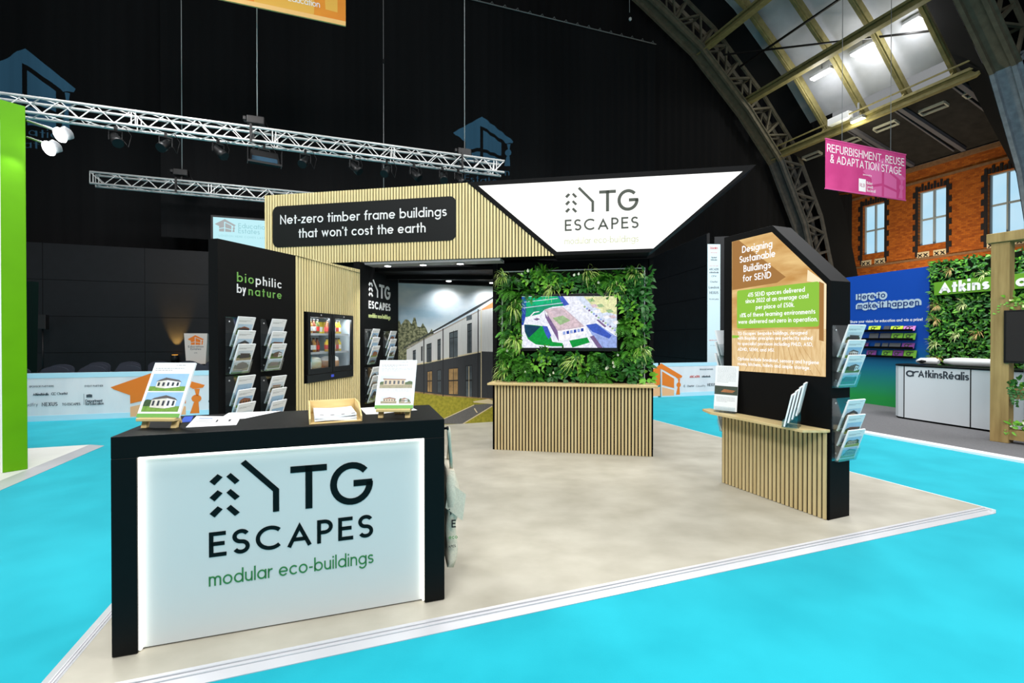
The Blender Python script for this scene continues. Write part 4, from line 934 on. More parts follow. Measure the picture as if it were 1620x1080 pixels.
# living wall
lv = thing('living_wall', 'living wall of ferns and spider plants around a television', 'plant wall', P1, HA)
LX0, _ = hl(795.5, 500, -.28); LX1, LZ1 = hl(1019, 424.5, -.28); LZ1 = (LZ1+hl(797, 431, -.28)[1])/2; LZ0 = PZ+.028
tvx0, tvz1 = hl(825, 467, -.16); tvx1, tvz0 = hl(976, 551.8, -.16)
SOIL = mat('dark_planting_felt', (22, 30, 18), .95, spec=.05)
mb = MB(); mb.box(LX0, LX1, .28, .355, LZ0, LZ1); link('planting_panel', mb, SOIL, lv)
mb = MB(); 
for a, b, c, d in ((LX0-.012, LX0, LZ0, LZ1+.012), (LX1, LX1+.012, LZ0, LZ1+.012), (LX0, LX1, LZ1, LZ1+.012)): mb.box(a, b, .265, .358, c, d)
link('panel_frame', mb, mat('grey_white_frame', (196, 200, 200), .5), lv)
LEAFS = [mat('fern_green', (74, 142, 40), .5, spec=.3, noise=(12, .3)), mat('deep_green', (40, 100, 34), .45, spec=.4, noise=(10, .35)), mat('fresh_green', (108, 172, 52), .45, spec=.35, noise=(12, .25)), mat('spider_green', (176, 208, 100), .45, spec=.35, noise=(14, .25)), mat('pale_leaf', (206, 222, 150), .5), mat('petal_white', (236, 240, 214), .5), mat('tan_grass', (186, 160, 100), .6, noise=(20, .2))]
def frond(mb, d, L, w, droop, m, rnd, n=8):
    """a feathery frond: stem with leaflet pairs"""
    d = Vector(d).normalized(); side = d.cross(Vector((0, -.4, 1))).normalized(); p = Vector((0, 0, 0)); q = d.copy()
    for k in range(n):
        q = (q+Vector((0, 0, -droop/n))).normalized(); p2 = p+q*(L/n); s = w*math.sin(math.pi*(k+.9)/(n+.6))+.003
        for e in (-1, 1):
            t = p.lerp(p2, .5)+side*e*s+q*s*.45+Vector((0, rnd.uniform(-.004, .004), -.15*s)); mb.face([p, p.lerp(p2, .8), t], m)
        p = p2
def blade(mb, d, L, w, droop, m, n=6, fold=0.):
    d = Vector(d).normalized(); side = d.cross(Vector((0, -.3, 1))).normalized(); q = d.copy(); p = Vector((0, 0, 0)); A, B = [], []
    for k in range(n+1):
        s = w*(1-(k/n)**2.2)*min(1, .5+k/n*2)+.0004; A.append(p-side*s); B.append(p+side*s); q = (q+Vector((0, 0, -droop*(k+.6)/n/n*2))).normalized(); p = p+q*(L/n)
    mb.grid([A, B], m)
def leaf(mb, base, d, L, W, m, rnd, cup=.2):
    d = Vector(d).normalized(); side = d.cross(Vector((0, -1, .25))).normalized(); nn = side.cross(d).normalized(); rows = []
    for e in (-1, 0, 1): rows.append([base+d*L*t+side*e*W*math.sin(math.pi*t**.7)*1.0+nn*(abs(e)*cup*W*math.sin(math.pi*t)-.18*L*t*t) for t in (0, .2, .45, .7, .9, 1)])
    mb.grid(rows, m)
def outdir(rnd, lo=.15, hi=1.):
    a = rnd.uniform(0, 2*math.pi); o = rnd.uniform(lo, hi); return Vector((math.cos(a), -o, math.sin(a)*.9+.1))
def mk_fern(sd):
    rnd = random.Random(sd); mb = MB(); 
    for k in range(17): frond(mb, outdir(rnd, .35, 1.6), rnd.uniform(.09, .16), rnd.uniform(.016, .026), rnd.uniform(.5, 1.3), 0, rnd)
    return mb
def mk_broad(sd):
    rnd = random.Random(sd); mb = MB()
    for k in range(17):
        d = outdir(rnd, .3, 1.6); b = d.normalized()*rnd.uniform(.01, .07); leaf(mb, b, d+Vector((0, 0, -.35)), rnd.uniform(.04, .08), rnd.uniform(.012, .021), 0, rnd)
    return mb
def mk_spider(sd):
    rnd = random.Random(sd); mb = MB()
    for k in range(42): blade(mb, outdir(rnd, .2, 1.6)+Vector((0, 0, .35)), rnd.uniform(.12, .25), .0055, rnd.uniform(1.2, 2.6), 1 if k % 6 == 0 else 0)
    return mb
def mk_lily(sd):
    rnd = random.Random(sd); mb = MB()
    for k in range(7): d = outdir(rnd, .4, 1.4); leaf(mb, d.normalized()*.02, d, rnd.uniform(.06, .09), .018, 0, rnd)
    for k in range(2): d = outdir(rnd, .9, 2.)+Vector((0, 0, .3)); leaf(mb, d.normalized()*.08, Vector((rnd.uniform(-.3, .3), -.2, 1)), .042, .015, 1, rnd, .5); mb.tube([(0, 0, 0), d.normalized()*.08], .002, 5, 0)
    return mb
PLM = {}
def plant(kind, i, parent, x, y, z, rnd, sc):
    key = (kind, i)
    if key not in PLM:
        fn, ms = {'fern_plant': (mk_fern, [LEAFS[[0, 0, 1][i % 3]]]), 'broadleaf_plant': (mk_broad, [LEAFS[[1, 1, 2][i % 3]]]), 'spider_plant': (mk_spider, [LEAFS[3], LEAFS[4]]), 'flowering_plant': (mk_lily, [LEAFS[1], LEAFS[5]])}[kind]
        o = link(kind, fn(i*31+5), ms, parent); PLM[key] = o
    else:
        o = PLM[key].copy(); COL.objects.link(o); o.parent = parent
    o.location = (x, y, z); o.rotation_euler = (rnd.uniform(-.25, .25), rnd.uniform(-.5, .5), rnd.uniform(-.35, .35)); o.scale = (sc, sc, sc); return o
rnd = random.Random(12); px_ = lambda x, y: hl(760+x/4.91, 400+y/4.91, -.2)
for x, y in ((180, 185), (560, 275), (845, 165), (1205, 165), (265, 425), (270, 690), (190, 920), (725, 850), (1250, 760), (1040, 275)):
    a, z = px_(x, y); plant('spider_plant', rnd.randrange(3), lv, a, .225, z, rnd, rnd.uniform(.9, 1.15))
for x, y in ((365, 170), (925, 280), (745, 200), (1205, 320), (1240, 480), (1075, 790), (1070, 880), (370, 935), (1010, 920), (230, 770), (570, 960), (1040, 880)):
    a, z = px_(x, y); plant('flowering_plant', rnd.randrange(3), lv, a, .235, z, rnd, rnd.uniform(.9, 1.15))
nx, nz = 17, 12; nf = nb = 0
for i in range(nx):
    for j in range(nz):
        x = LX0-.02+(LX1-LX0+.07)*(i+.5+rnd.uniform(-.4, .4))/nx; z = LZ0+.05+(LZ1-LZ0-.09)*(j+.5+rnd.uniform(-.4, .4))/nz
        if tvx0-.02 < x < tvx1+.02 and tvz0-.03 < z < tvz1+.02: continue
        if (math.sin(x*5.1+1)+math.cos(z*6.3+x*2) > -.1 and nf < 98) or nb > 97: plant('fern_plant', rnd.randrange(4), lv, x, .25-.04*rnd.random(), z, rnd, rnd.uniform(1.05, 1.5)); nf += 1
        else: plant('broadleaf_plant', rnd.randrange(4), lv, x, .25-.04*rnd.random(), z, rnd, rnd.uniform(1.1, 1.55)); nb += 1
for x, y in ((480, 130), (540, 150), (600, 190), (430, 180), (1000, 200), (1120, 560)):
    a, z = px_(x, y); plant('fern_plant', 0, lv, a, .21, z, rnd, 1.35)
# television
tv = thing('television', 'flat television showing an aerial view of a green-roofed building', 'television', P1, HA)
mb = MB(); mb.box(tvx0-.012, tvx1+.012, .165, .215, tvz0-.03, tvz1+.012); link('tv_body', mb, mat('tv_black', (12, 12, 13), .3), tv, .004)
mb = MB(); mb.box((tvx0+tvx1)/2-.25, (tvx0+tvx1)/2+.25, .215, .285, tvz0+.1, tvz1-.1); link('wall_bracket', mb, DARK, tv)
TC = [emis('tv_%d' % i, c, 1.2, noise=(40, tuple(int(q*.86) for q in c))) for i, c in enumerate([(236, 238, 250), (20, 150, 110), (10, 178, 120), (40, 70, 170), (206, 186, 196), (248, 246, 250), (10, 150, 60), (12, 60, 90), (150, 170, 226), (60, 90, 190), (230, 230, 176), (160, 190, 140), (120, 96, 140), (216, 226, 246), (216, 192, 200)])]
mb = MB(); Mv = lambda a, b, o: Vector((a, .1648-o, b)); TV = lambda pts, m, k: polyf(mb, [hl(760+x/4.91, 400+y/4.91, -.165) for x, y in pts][::-1], Mv, .0003*k, m)
TV([(322, 336), (1059, 336), (1059, 736), (322, 736)], 0, 1)
TV([(330, 340), (600, 336), (650, 410), (560, 418), (500, 440), (460, 475), (345, 500), (335, 420)], 1, 2); TV([(330, 340), (600, 336), (625, 380), (335, 420)], 2, 3); TV([(322, 340), (360, 340), (350, 500), (335, 560), (322, 560)], 3, 3)
TV([(600, 336), (640, 336), (690, 400), (650, 412)], 9, 3)
for a, b in (((335, 425), (640, 385)), ((340, 380), (600, 350))):
    TV([a, b, (b[0], b[1]+5), (a[0], a[1]+5)], 13, 4)
TV([(395, 490), (420, 465), (460, 458), (455, 452), (415, 458), (385, 488)], 5, 5)
TV([(340, 555), (420, 560), (500, 570), (540, 640), (560, 690), (640, 700), (640, 725), (560, 725), (430, 710), (370, 670), (345, 610)], 6, 2); TV([(340, 555), (470, 570), (375, 660), (345, 610)], 7, 3)
TV([(480, 565), (520, 570), (550, 640), (530, 670), (510, 640)], 9, 4); TV([(410, 515), (440, 505), (465, 512), (440, 525)], 12, 4)
TV([(735, 336), (1059, 336), (1059, 600), (900, 500)], 13, 2); TV([(800, 338), (1059, 336), (1059, 480), (960, 450), (880, 420)], 10, 3)
for k in range(9): x = 830+k*24; y = 360+k*14+(k % 3)*30; TV([(x, y), (x+40, y-8), (x+62, y+14), (x+20, y+22)], (11, 14, 5, 11, 10, 5, 11, 14, 5)[k], 4)
for k in range(14): x = 800+k*18; y = 415+k*14; TV([(x, y), (x+14, y-6), (x+20, y+6), (x+6, y+12)], (11, 8, 12)[k % 3], 5)
TV([(820, 560), (900, 545), (1059, 650), (1059, 736), (920, 736), (870, 640)], 8, 3); TV([(820, 560), (900, 548), (1020, 640), (1000, 665), (870, 612)], 9, 4); TV([(900, 520), (915, 515), (980, 570), (965, 578)], 12, 4)
TV([(498, 438), (640, 418), (812, 572), (600, 606)], 4, 4); TV([(520, 442), (638, 425), (790, 566), (606, 596)], 14, 5); TV([(560, 505), (640, 485), (700, 525), (620, 560)], 11, 6); TV([(540, 450), (630, 436), (680, 478), (590, 498)], 4, 6)
TV([(498, 438), (600, 606), (610, 690), (505, 500)], 12, 4); TV([(502, 445), (520, 470), (522, 500), (504, 470)], 5, 5); TV([(600, 606), (812, 572), (822, 620), (612, 690)], 5, 4)
for k in range(6): x = 640+k*28; TV([(x, 612-k*5), (x+20, 608-k*5), (x+22, 632-k*5), (x+2, 636-k*5)], 3 if k % 2 else 8, 5)
TV([(690, 680), (830, 655), (850, 695), (715, 735)], 6, 4); TV([(850, 650), (880, 640), (950, 736), (910, 736)], 12, 4)
link('screen', mb, TC, tv)

# ================================================================== building mural on the back wall and the canopy above it
M0 = onz(730, 670, 0); MA = 19.1; MP = Pl(M0, MA)
mx0, mzt = MP.loc(630, 444.6); mx1, mzt2 = MP.loc(781, 450.6); mx1 += .9; mzt = (mzt+mzt2)/2
mu = thing('mural_wall', 'wall covered by a large photograph of a two-storey school building', 'wall panel', M0, MA)
mb = MB(); mb.box(mx0-.1, mx1, .004, .1, 0, mzt); link('panel', mb, BLACK, mu)
MC = [two('mural_sky', (158, 186, 204), (226, 230, 232), .75, .5, (1, 1, 2.0), .38, .58), two('mural_leaves', (58, 66, 36), (150, 150, 112), 26, .6, lo=.4, hi=.62), mat('mural_white_cladding', (200, 200, 198), .5, noise=(9, .06), stretch=(6, 6, .3)), mat('mural_black_cladding', (50, 52, 55), .5, noise=(16, .12), stretch=(8, 8, .3)),
      mat('mural_glass', (74, 82, 86), .4, noise=(5, .5)), mat('mural_dark', (26, 27, 29), .5), two('mural_grass', (132, 128, 22), (166, 156, 44), 22, .6, lo=.35, hi=.65), mat('mural_path', (98, 96, 94), .6, noise=(40, .12)), mat('mural_soffit_timber', (206, 140, 88), .5), mat('mural_cream', (214, 198, 160), .5), mat('mural_warm_interior', (150, 120, 76), .5, noise=(8, .4)), mat('mural_roof_edge', (44, 48, 52), .5), mat('mural_lintel', (160, 150, 140), .5)]
mb = MB(); Mm = lambda a, b, o: Vector((a, .0035-o, b)); MU = lambda pts, m, k: polyf(mb, [MP.loc(620+x/3.857, 400+y/3.857) for x, y in pts], Mm, .0004*k, m)
polyf(mb, [(mx0, 0), (mx1, 0), (mx1, mzt), (mx0, mzt)], Mm, .0004, 0)
rn = random.Random(3); tp = [(38, 700), (38, 420)]
for k in range(20): x = 45+k*11; tp.append((x, 415+20*math.sin(k*1.3)+rn.uniform(-12, 18)+max(0, k-9)*7))
tp += [(300, 560), (300, 700)]
MU(tp[::-1], 1, 2)
MU([(90, 590), (330, 455), (540, 345), (615, 290), (760, 200), (760, 620), (545, 600), (90, 690)], 2, 3)
MU([(60, 600), (90, 570), (310, 455), (510, 345), (615, 280), (760, 190), (760, 175), (615, 268), (505, 330), (300, 448), (80, 570)], 11, 5)
MU([(90, 585), (330, 462), (540, 352), (540, 344), (330, 453), (90, 577)], 12, 5)
MU([(545, 345), (615, 300), (760, 215), (760, 330), (615, 340), (560, 350)], 8, 4); MU([(545, 350), (615, 335), (760, 330), (760, 600), (545, 598)], 2, 5)
MU([(90, 690), (190, 680), (545, 600), (760, 608), (760, 890), (545, 886), (320, 870), (90, 840)], 3, 4); MU([(90, 688), (545, 598), (545, 606), (90, 696)], 9, 5)
for (a, b, c, d) in ((212, 548, 242, 668), (278, 522, 298, 655), (350, 470, 402, 640), (460, 425, 488, 612), (128, 590, 146, 665), (178, 568, 188, 660)):
    t = (c-a)*.5; MU([(a, b+t*.6), (c, b), (c, d-t*.25), (a, d)], 4, 6); MU([(a, b+t*.6), (a+4, b+t*.55), (a+4, d), (a, d)], 5, 7); MU([((a+c)/2-1.5, b+4), ((a+c)/2+1.5, b+3), ((a+c)/2+1.5, d-2), ((a+c)/2-1.5, d)], 5, 7)
    MU([(a, b+t*.6), (c, b), (c, b+6), (a, b+t*.6+6)], 5, 7); MU([(a, b+(d-b)*.3), (c, b+(d-b)*.24), (c, b+(d-b)*.24+4), (a, b+(d-b)*.3+4)], 5, 7)
for (a, b, c, d) in ((218, 722, 244, 848), (280, 715, 298, 852), (348, 704, 402, 862), (452, 688, 488, 878)):
    MU([(a-4, b), (c+3, b-6), (c+3, d+2), (a-4, d-2)], 5, 6); MU([(a, b+4), (c, b), (c, d), (a, d-2)], 10 if a in (218, 348) else 4, 7); MU([(a, b+(d-b)*.45), (c, b+(d-b)*.44), (c, b+(d-b)*.49), (a, b+(d-b)*.5)], 5, 8); MU([((a+c)/2-1.5, b+4), ((a+c)/2+1.5, b+4), ((a+c)/2+1.5, d), ((a+c)/2-1.5, d)], 9 if a in (452,) else 5, 8)
for x, y0, y1 in ((312, 462, 875), (195, 520, 858), (526, 345, 884)): MU([(x-3, y0), (x+3, y0-3), (x+3, y1), (x-3, y1)], 5, 9)
MU([(543, 350), (547, 348), (547, 884), (543, 884)], 9, 9); MU([(455, 385), (488, 375), (488, 405), (455, 415)], 4, 6)
MU([(38, 850), (90, 838), (320, 868), (620, 890), (760, 900), (760, 1060), (38, 1085)], 6, 5); MU([(240, 1045), (500, 925), (620, 918), (760, 908), (760, 930), (615, 935), (430, 1042)], 7, 6); MU([(425, 1044), (610, 932), (613, 937), (436, 1044)], 9, 7); MU([(240, 1045), (500, 925), (503, 929), (250, 1045)], 9, 7)
MU([(495, 905), (590, 890), (615, 900), (615, 922), (500, 912)], 9, 8); MU([(90, 838), (320, 866), (620, 888), (620, 894), (320, 874), (90, 846)], 10, 7); MU([(500, 950), (506, 946), (524, 974), (516, 974)], 9, 8)
link('mural_print', mb, MC, mu)
cn = thing('canopy', 'black canopy panel bridging the header and the mural', 'canopy', (0, 0, 0), 0)
c0 = HP.W(hl(565, 414)[0]-.25, -.27, 0); c1 = HP.W(w1-.05, -.52, 0); c2 = MP.W(mx1, -.02, 0); c3 = MP.W(mx0-.08, .0, 0); zc = mzt+.03
mb = MB(); mb.prism([(p.x, p.y, zc) for p in (c0, c1, c2, c3)], (0, 0, .05)); link('canopy_panel', mb, BLACK, cn)
mb = MB(); a, b = MP.W(mx0, .06, zc-.03), MP.W(mx1, .06, zc-.03); mb.bar(a, b, .1, .06); mb.bar(c0+Vector((0, 0, zc-.03))+(c3-c0)*.45, c1+Vector((0, 0, zc-.03))+(c2-c1)*.45, .08, .06); link('beam', mb, BLACK, cn)
for k, (u, v) in enumerate(((709, 447.5), (777, 450.5))):
    s, _ = MP.loc(u, v, .25); p = MP.W(s, .3, zc-.004); r = thing('mural_spotlight', 'small spotlight shining on the mural sky, %s' % ('middle of the mural top', 'right corner of the mural')[k], 'light', p, MA, 'spotlights above the mural')
    mb = MB(); mb.lathe((0, 0, -.03), [(.045, 0), (.05, .005), (.05, .03)], 16); link('housing', mb, GREY, r); mb = MB(); mb.lathe((0, 0, -.038), [(.008, 0), (.04, .002), (.04, .01)], 16); link('lens', mb, emis('lamp_lens', (255, 253, 246), 12), r)
    spot('mural_beam', p+Vector((0, 0, -.06)), MP.W(s, 0.02, 1.55), 24, 130, (.95, .98, 1), .04, .9)
# store room wall under the header's left end (behind the slatted wall)
sr = thing('store_wall', 'black store room wall under the left end of the header', 'wall panel', (0, 0, 0), 0)
a = HP.W(hx0, -.1, 0); b = LP.W(sC+.2, -.13, 0); mb = MB(); mb.prism([a, b, b+Vector((0, 0, hzb-.01)), a+Vector((0, 0, hzb-.06))], (0, .08, 0)); link('panel', mb, BLACK, sr)

# ================================================================== information totem
TA = -67.8; T1 = onz(1144.4, 762.2, 0); T0 = onz(1312.7, 822.4, 0); TP = Pl(T1, TA); TL = (T0-T1).length
tt = thing('info_totem', 'black house-shaped totem with a lit timber-room graphic', 'totem', T1, TA)
pk = TP.loc(1222, 354); tl_ = TP.loc(1153, 376); sh_ = TP.loc(1317.5, 443.5); tz = (pk[1]+tl_[1])/2
poly = [(0, 0), (TL, 0), (TL, sh_[1]), (pk[0], tz), (0.0, tz)]
mb = MB(); mb.prism([(a, 0, b) for a, b in poly], (0, .24, 0)); link('totem_body', mb, BLACK, tt, .002)
lit = [TP.loc(*q) for q in ((1158.3, 382.4), (1221.5, 367), (1307.9, 449.5), (1306.7, 596), (1158.3, 585))]
LITW = emis('lightbox_oak', (246, 208, 142), .95, noise=(2.2, (206, 152, 84)), stretch=(1, 1, 4)); LITF = emis('lightbox_floor', (244, 214, 162), 1.0, noise=(7, (222, 184, 128)), stretch=(6, 1, 1.2))
LITG = emis('lightbox_green', (150, 206, 70), .95); LITT = emis('lightbox_white', (255, 255, 255), 1.1); LITD = emis('lightbox_dark_oak', (176, 126, 70), .9); LITL = emis('lightbox_pale', (255, 236, 196), 1.0)
ft = lambda x, y: TP.loc(1100+x/4.32, 350+y/4.32); Mo = lambda a, b, o: Vector((a, -.003-o, b))
mb = MB(); LT = lambda pts, m, k: polyf(mb, [ft(*p) for p in pts], Mo, .0004*k, m)
polyf(mb, lit, Mo, .0002, 0)
LT([(252, 745), (895, 735), (893, 1060), (252, 1018)], 1, 2); LT([(770, 330), (860, 395), (898, 430), (894, 840), (850, 815), (850, 420), (765, 410)], 5, 2); LT([(848, 410), (882, 425), (880, 820), (848, 812)], 4, 3); LT([(254, 140), (300, 130), (620, 380), (560, 420), (254, 470)], 4, 1)
for k in range(11): x = 280+k*58; LT([(x, 1020+k*3), (x+2, 1020+k*3), (560+(x-560)*.35+2, 750), (560+(x-560)*.35, 750)], 4, 3)
LT([(254, 778), (300, 780), (300, 796), (254, 798)], 2, 3)
c4 = [ft(288, 475), ft(850, 408), ft(852, 715), ft(288, 735)]; polyf(mb, rrect(c4[0][0], c4[1][0], c4[3][1]*.5+c4[2][1]*.5, c4[0][1]*.5+c4[1][1]*.5, .02), Mo, .0020, 2)
link('lit_graphic', mb, [LITW, LITF, LITG, LITT, LITD, LITL], tt)
mb = MB(); zt = lambda s, a, b, c, w=.15: tpl(TP, mb, s, (1100+a[0]/4.32, 350+a[1]/4.32), (1100+b[0]/4.32, 350+b[1]/4.32), c/4.32, w, .0055, depth=.0006)
zt('Designing', (320, 212), (526, 180), 46); zt('Sustainable', (303, 282), (546, 245), 46); zt('Buildings', (330, 347), (516, 318), 46); zt('for SEND', (325, 412), (518, 388), 44)
zt('415 SEND spaces delivered', (360, 516), (748, 482), 29); zt('since 2022 at an average cost', (343, 558), (775, 527), 29); zt('per place of £50k.', (413, 602), (677, 583), 29)
zt('98% of these learning environments', (306, 655), (820, 632), 28); zt('were delivered net-zero in operation.', (294, 700), (836, 684), 28)
zt("TG Escapes' bespoke buildings, designed", (290, 778), (765, 772), 22); zt('with Biophilic principles are perfectly suited', (290, 810), (800, 809), 22); zt('to specialist provision including PMLD, ASD,', (290, 847), (803, 851), 22); zt('ADHD, SEMH, and MSI.', (290, 886), (540, 889), 22)
zt('Options include breakout, sensory and hygiene', (290, 951), (845, 974), 22); zt('rooms, kitchens, toilets and ample storage.', (290, 986), (785, 1010), 22)
link('lettering', mb, LITT, tt)
mb = MB(); mb.box(0, TL, -.02, 0, 0, .70); link('podium_backing', mb, BLKB, tt)
mb = MB(); slats(mb, .006, TL-.004, lambda s: .004, lambda s: .699, -.032, .0405, .0255, .012); link('slat_facing', mb, SLAT, tt)
mb = MB(); mb.prism([(-.17, -.01, .70), (-.17, -.11, .70), (.02, -.2, .70), (TL-.075, -.215, .70), (TL+.0, -.035, .70), (TL, -.001, .70), (0, -.001, .70)], (0, 0, .022)); link('shelf', mb, WOOD, tt, .002)
EP = Pl(T0, TA+90)
for zb, ph, vs in ((1.055, 'on the totem end, upper', (6, 3, 9)), (.47, 'on the totem end, lower', (5, 4, 0))): rack(EP, .125, zb, ph, vs=vs, bgroup='brochures on the totem end')
FP_ = Pl(Vector(T1)+TP.x*(-.0)-TP.n*.24, TA-90)
for zb, ph, vs in ((1.03, 'on the far end of the totem, upper', (1, 2, 3)), (.5, 'on the far end of the totem, lower', (7, 8, 9))): rack(FP_, .13, zb, ph, vs=vs, bgroup='brochures on the far totem end')
# shelf holders on the totem
p = TP.W(.115, .105, .7235); lrz = -46; h = thing('leaflet_holder', 'clear holder with a tall white leaflet on the left end of the totem shelf', 'holder', p, lrz)
mb = MB(); mb.box(-.1, .1, -.02, .05, 0, .004); mb.prism([(-.1, .016, .004), (-.1, .02, .004), (-.1, .05, .26), (-.1, .046, .26)], (.2, 0, 0)); mb.prism([(-.1, -.018, .0), (-.1, -.015, .0), (-.1, -.010, .06), (-.1, -.013, .06)], (.2, 0, 0)); link('holder_body', mb, ACRYL, h)
bd = MB(); bd.box(-.11, .11, 0, .006, 0, .44); o = link('leaflet', bd, PAPER); o.location = p+Vector((0, 0, .02)); o.rotation_euler = (R(-7), 0, R(lrz)); tag(o, 'tall white leaflet with a dark photo band standing on the left of the totem shelf', 'leaflet')
pr = MB(); M = lambda a, b, o_: Vector((a, -o_, b)); lines(pr, M, -.09, .09, .42, 12, .013, .0004, 6, .0022, 4); polyf(pr, [(-.11, .155), (.11, .155), (.11, .24), (-.11, .24)], M, .0004, 4); polyf(pr, [(-.05, .18), (.06, .178), (.09, .2), (-.02, .21)], M, .0007, 2); lines(pr, M, -.09, .09, .13, 5, .011, .0004, 6, .0022, 6); polyf(pr, [(0, .014), (.03, .014), (.03, .02), (0, .02)], M, .0004, 8)
link('leaflet_print', pr, pic_mats(2), o)
ha = 232; q0 = TP.W(.85, .152, .7235); h = thing('tiered_holder', 'clear tiered holder of four brochures on the right of the totem shelf', 'holder', q0, ha)
bx = Vector((math.cos(R(ha)), math.sin(R(ha)), 0)); bn = Vector((math.sin(R(ha)), -math.cos(R(ha)), 0))
mb = MB(); mb.box(-.09, .09, -.06, .06, 0, .004); link('base', mb, ACRYL, h)
for q in (-.1, .097):
    mb = MB(); mb.prism([(q, -.06, .0), (q, .05, .0), (q, .055, .17), (q, .04, .17), (q, -.058, .05)], (.003, 0, 0)); link('side', mb, ACRYL, h)
for k in range(4):
    y = -.05+k*.028; z = .006+k*.032
    mb = MB(); mb.box(-.097, .097, y+.015, y+.017, z, z+.05); mb.box(-.097, .097, y-.006, y-.004, z, z+.05); mb.box(-.097, .097, y-.006, y+.017, z-.003, z); link('pocket', mb, ACRYL, h)
    brochure((k*2+1) % 9, q0-bn*(y+.002)+Vector((0, 0, z+.002)), -12, ha, 'brochure in the tiered holder on the totem shelf, %s from the front' % ('first', 'second', 'third', 'fourth')[k], 'brochures in the tiered holder')

# ================================================================== crowd barriers with printed fabric
ORANGE = mat('print_orange', (238, 122, 26), .6); ORANGE2 = mat('print_light_orange', (246, 178, 128), .6); FABR = two('banner_fabric', (222, 218, 222), (236, 230, 232), 2.5, .7, (1, 1, .3), .35, .65, bump=(5, .3)); FABB = mat('banner_pale_blue', (186, 224, 238), .7); TXT = mat('print_charcoal', (70, 76, 84), .6); TXTR = mat('print_red', (206, 60, 50), .6)
def house_cap(mb, M, x0, y0, W, H, o, m=0, m2=None, clip=None):
    """the event emblem: a mortar-board shaped house with a tassel"""
    X = lambda p: [(x0+a*W, min(y0+b*H, clip or 1e9)) for a, b in p]
    k = m if m2 is None else m2
    for pts, mm in (([(0, .57), (.03, .53), (.2, .41), (.2, .25), (.44, .335), (.44, .80), (.49, .78), (.83, .545), (.87, .50), (.98, .52), (1, .57), (.47, 1)], m), ([(.49, .32), (.79, .22), (.79, .50), (.49, .72)], m), ([(.2, 0), (.44, 0), (.44, .27), (.2, .19)], k), ([(.49, 0), (.79, 0), (.79, .16), (.49, .26)], k),
                    ([(.885, .5), (.905, .36), (.93, .36), (.945, .5)], m), (arc(.907, .31, .055, .075, 0, 345, 16), m), ([(.835, .02), (.94, .02), (.93, .24), (.88, .24)], m)):
        mb.face([M(a, b, o) for a, b in X(pts)], mm)
BA = onz(44, 667, -.03); BB = onz(1131, 624.7, -.03); BANG = math.degrees(math.atan2(BB.y-BA.y, BB.x-BA.x)); BP = Pl(BA, BANG)
BZ = .86
def barrier(label, s0, s1, deco):
    t = thing('crowd_barrier', label, 'barrier', BA, BANG, 'fabric covered barriers')
    mb = MB(); mb.box(s0, s1, .0, .02, -.0, BZ); link('fabric_cover', mb, FABR, t)
    mb = MB(); mb.box(s0, s1, -.004, 0, BZ-.09, BZ-.0); mb.box(s0, s1, -.004, 0, .0, .1); link('fabric_border', mb, FABB, t)
    mb = MB(); 
    for s in (s0+.3, s1-.3): mb.box(s-.03, s+.03, -.0, .5, -.03, -.005)
    for s in (s0+.01, s1-.01): mb.tube([(s, .03, -.03), (s, .03, BZ)], .02, 8)
    link('barrier_frame', mb, STEELW, t); deco(t)
bs = lambda u, v: BP.loc(u, v, .004)
Mb = lambda a, b, o: Vector((a, -.004-o, b))
def left_deco(t):
    mb = MB(); (a0, _), (a1, _), (_, zb) = bs(175, 620), bs(324, 620), bs(255, 661.5); house_cap(mb, Mb, a0, max(zb, .02), a1-a0, .98, .001, 0, 1, BZ-.004); link('event_emblem', mb, [ORANGE, ORANGE2], t)
    mb = MB()
    def tx(s_, a, b, cap, w=.13, m=0): tpl(BP, mb, s_, a, b, cap, w, .005, m, .0005)
    tx('SPONSOR PARTNERS', (46, 610), (85, 609.6), 3, .14); tx('EVENT PARTNER', (134, 609.4), (163, 609), 3, .14); tx('AtkinsRéalis', (52, 623), (77, 622.6), 4, .2); tx('Chartist', (90, 621.8), (107, 621.6), 4, .15)
    tx('Cloudfry', (28, 640), (60, 639.6), 5, .09); tx('NEXUS', (66, 639.8), (91, 639.2), 6, .16); tx('TG ESCAPES', (98, 638.6), (127, 638.2), 4, .15); tx('Department', (135, 633.6), (162, 633), 4.4, .16); tx('for Education', (135, 638), (164, 637.6), 4.4, .16)
    for u in (83.5, 87): s_, z_ = bs(u, 620); ribbon(mb, [(s_+p, z_+q) for p, q in arc(0, 0, .02, .02, 50, 310, 10)], .008, Mb, 0, .001)
    s_, z_ = bs(136.5, 626); mb.face([Mb(s_, z_, .001), Mb(s_+.09, z_, .001), Mb(s_+.09, z_+.05, .001), Mb(s_+.05, z_+.06, .001), Mb(s_, z_+.05, .001)])
    s_, z_ = bs(132.6, 637.5); mb.face([Mb(s_, z_, .001), Mb(s_+.006, z_, .001), Mb(s_+.006, z_+.2, .001), Mb(s_, z_+.2, .001)]); s_, z_ = bs(333, 632); ribbon(mb, [(s_+p, z_+q) for p, q in arc(0, 0, .03, .03, 0, 360, 14)], .012, Mb, 0, .001)
    link('lettering', mb, [TXT, TXTR], t)
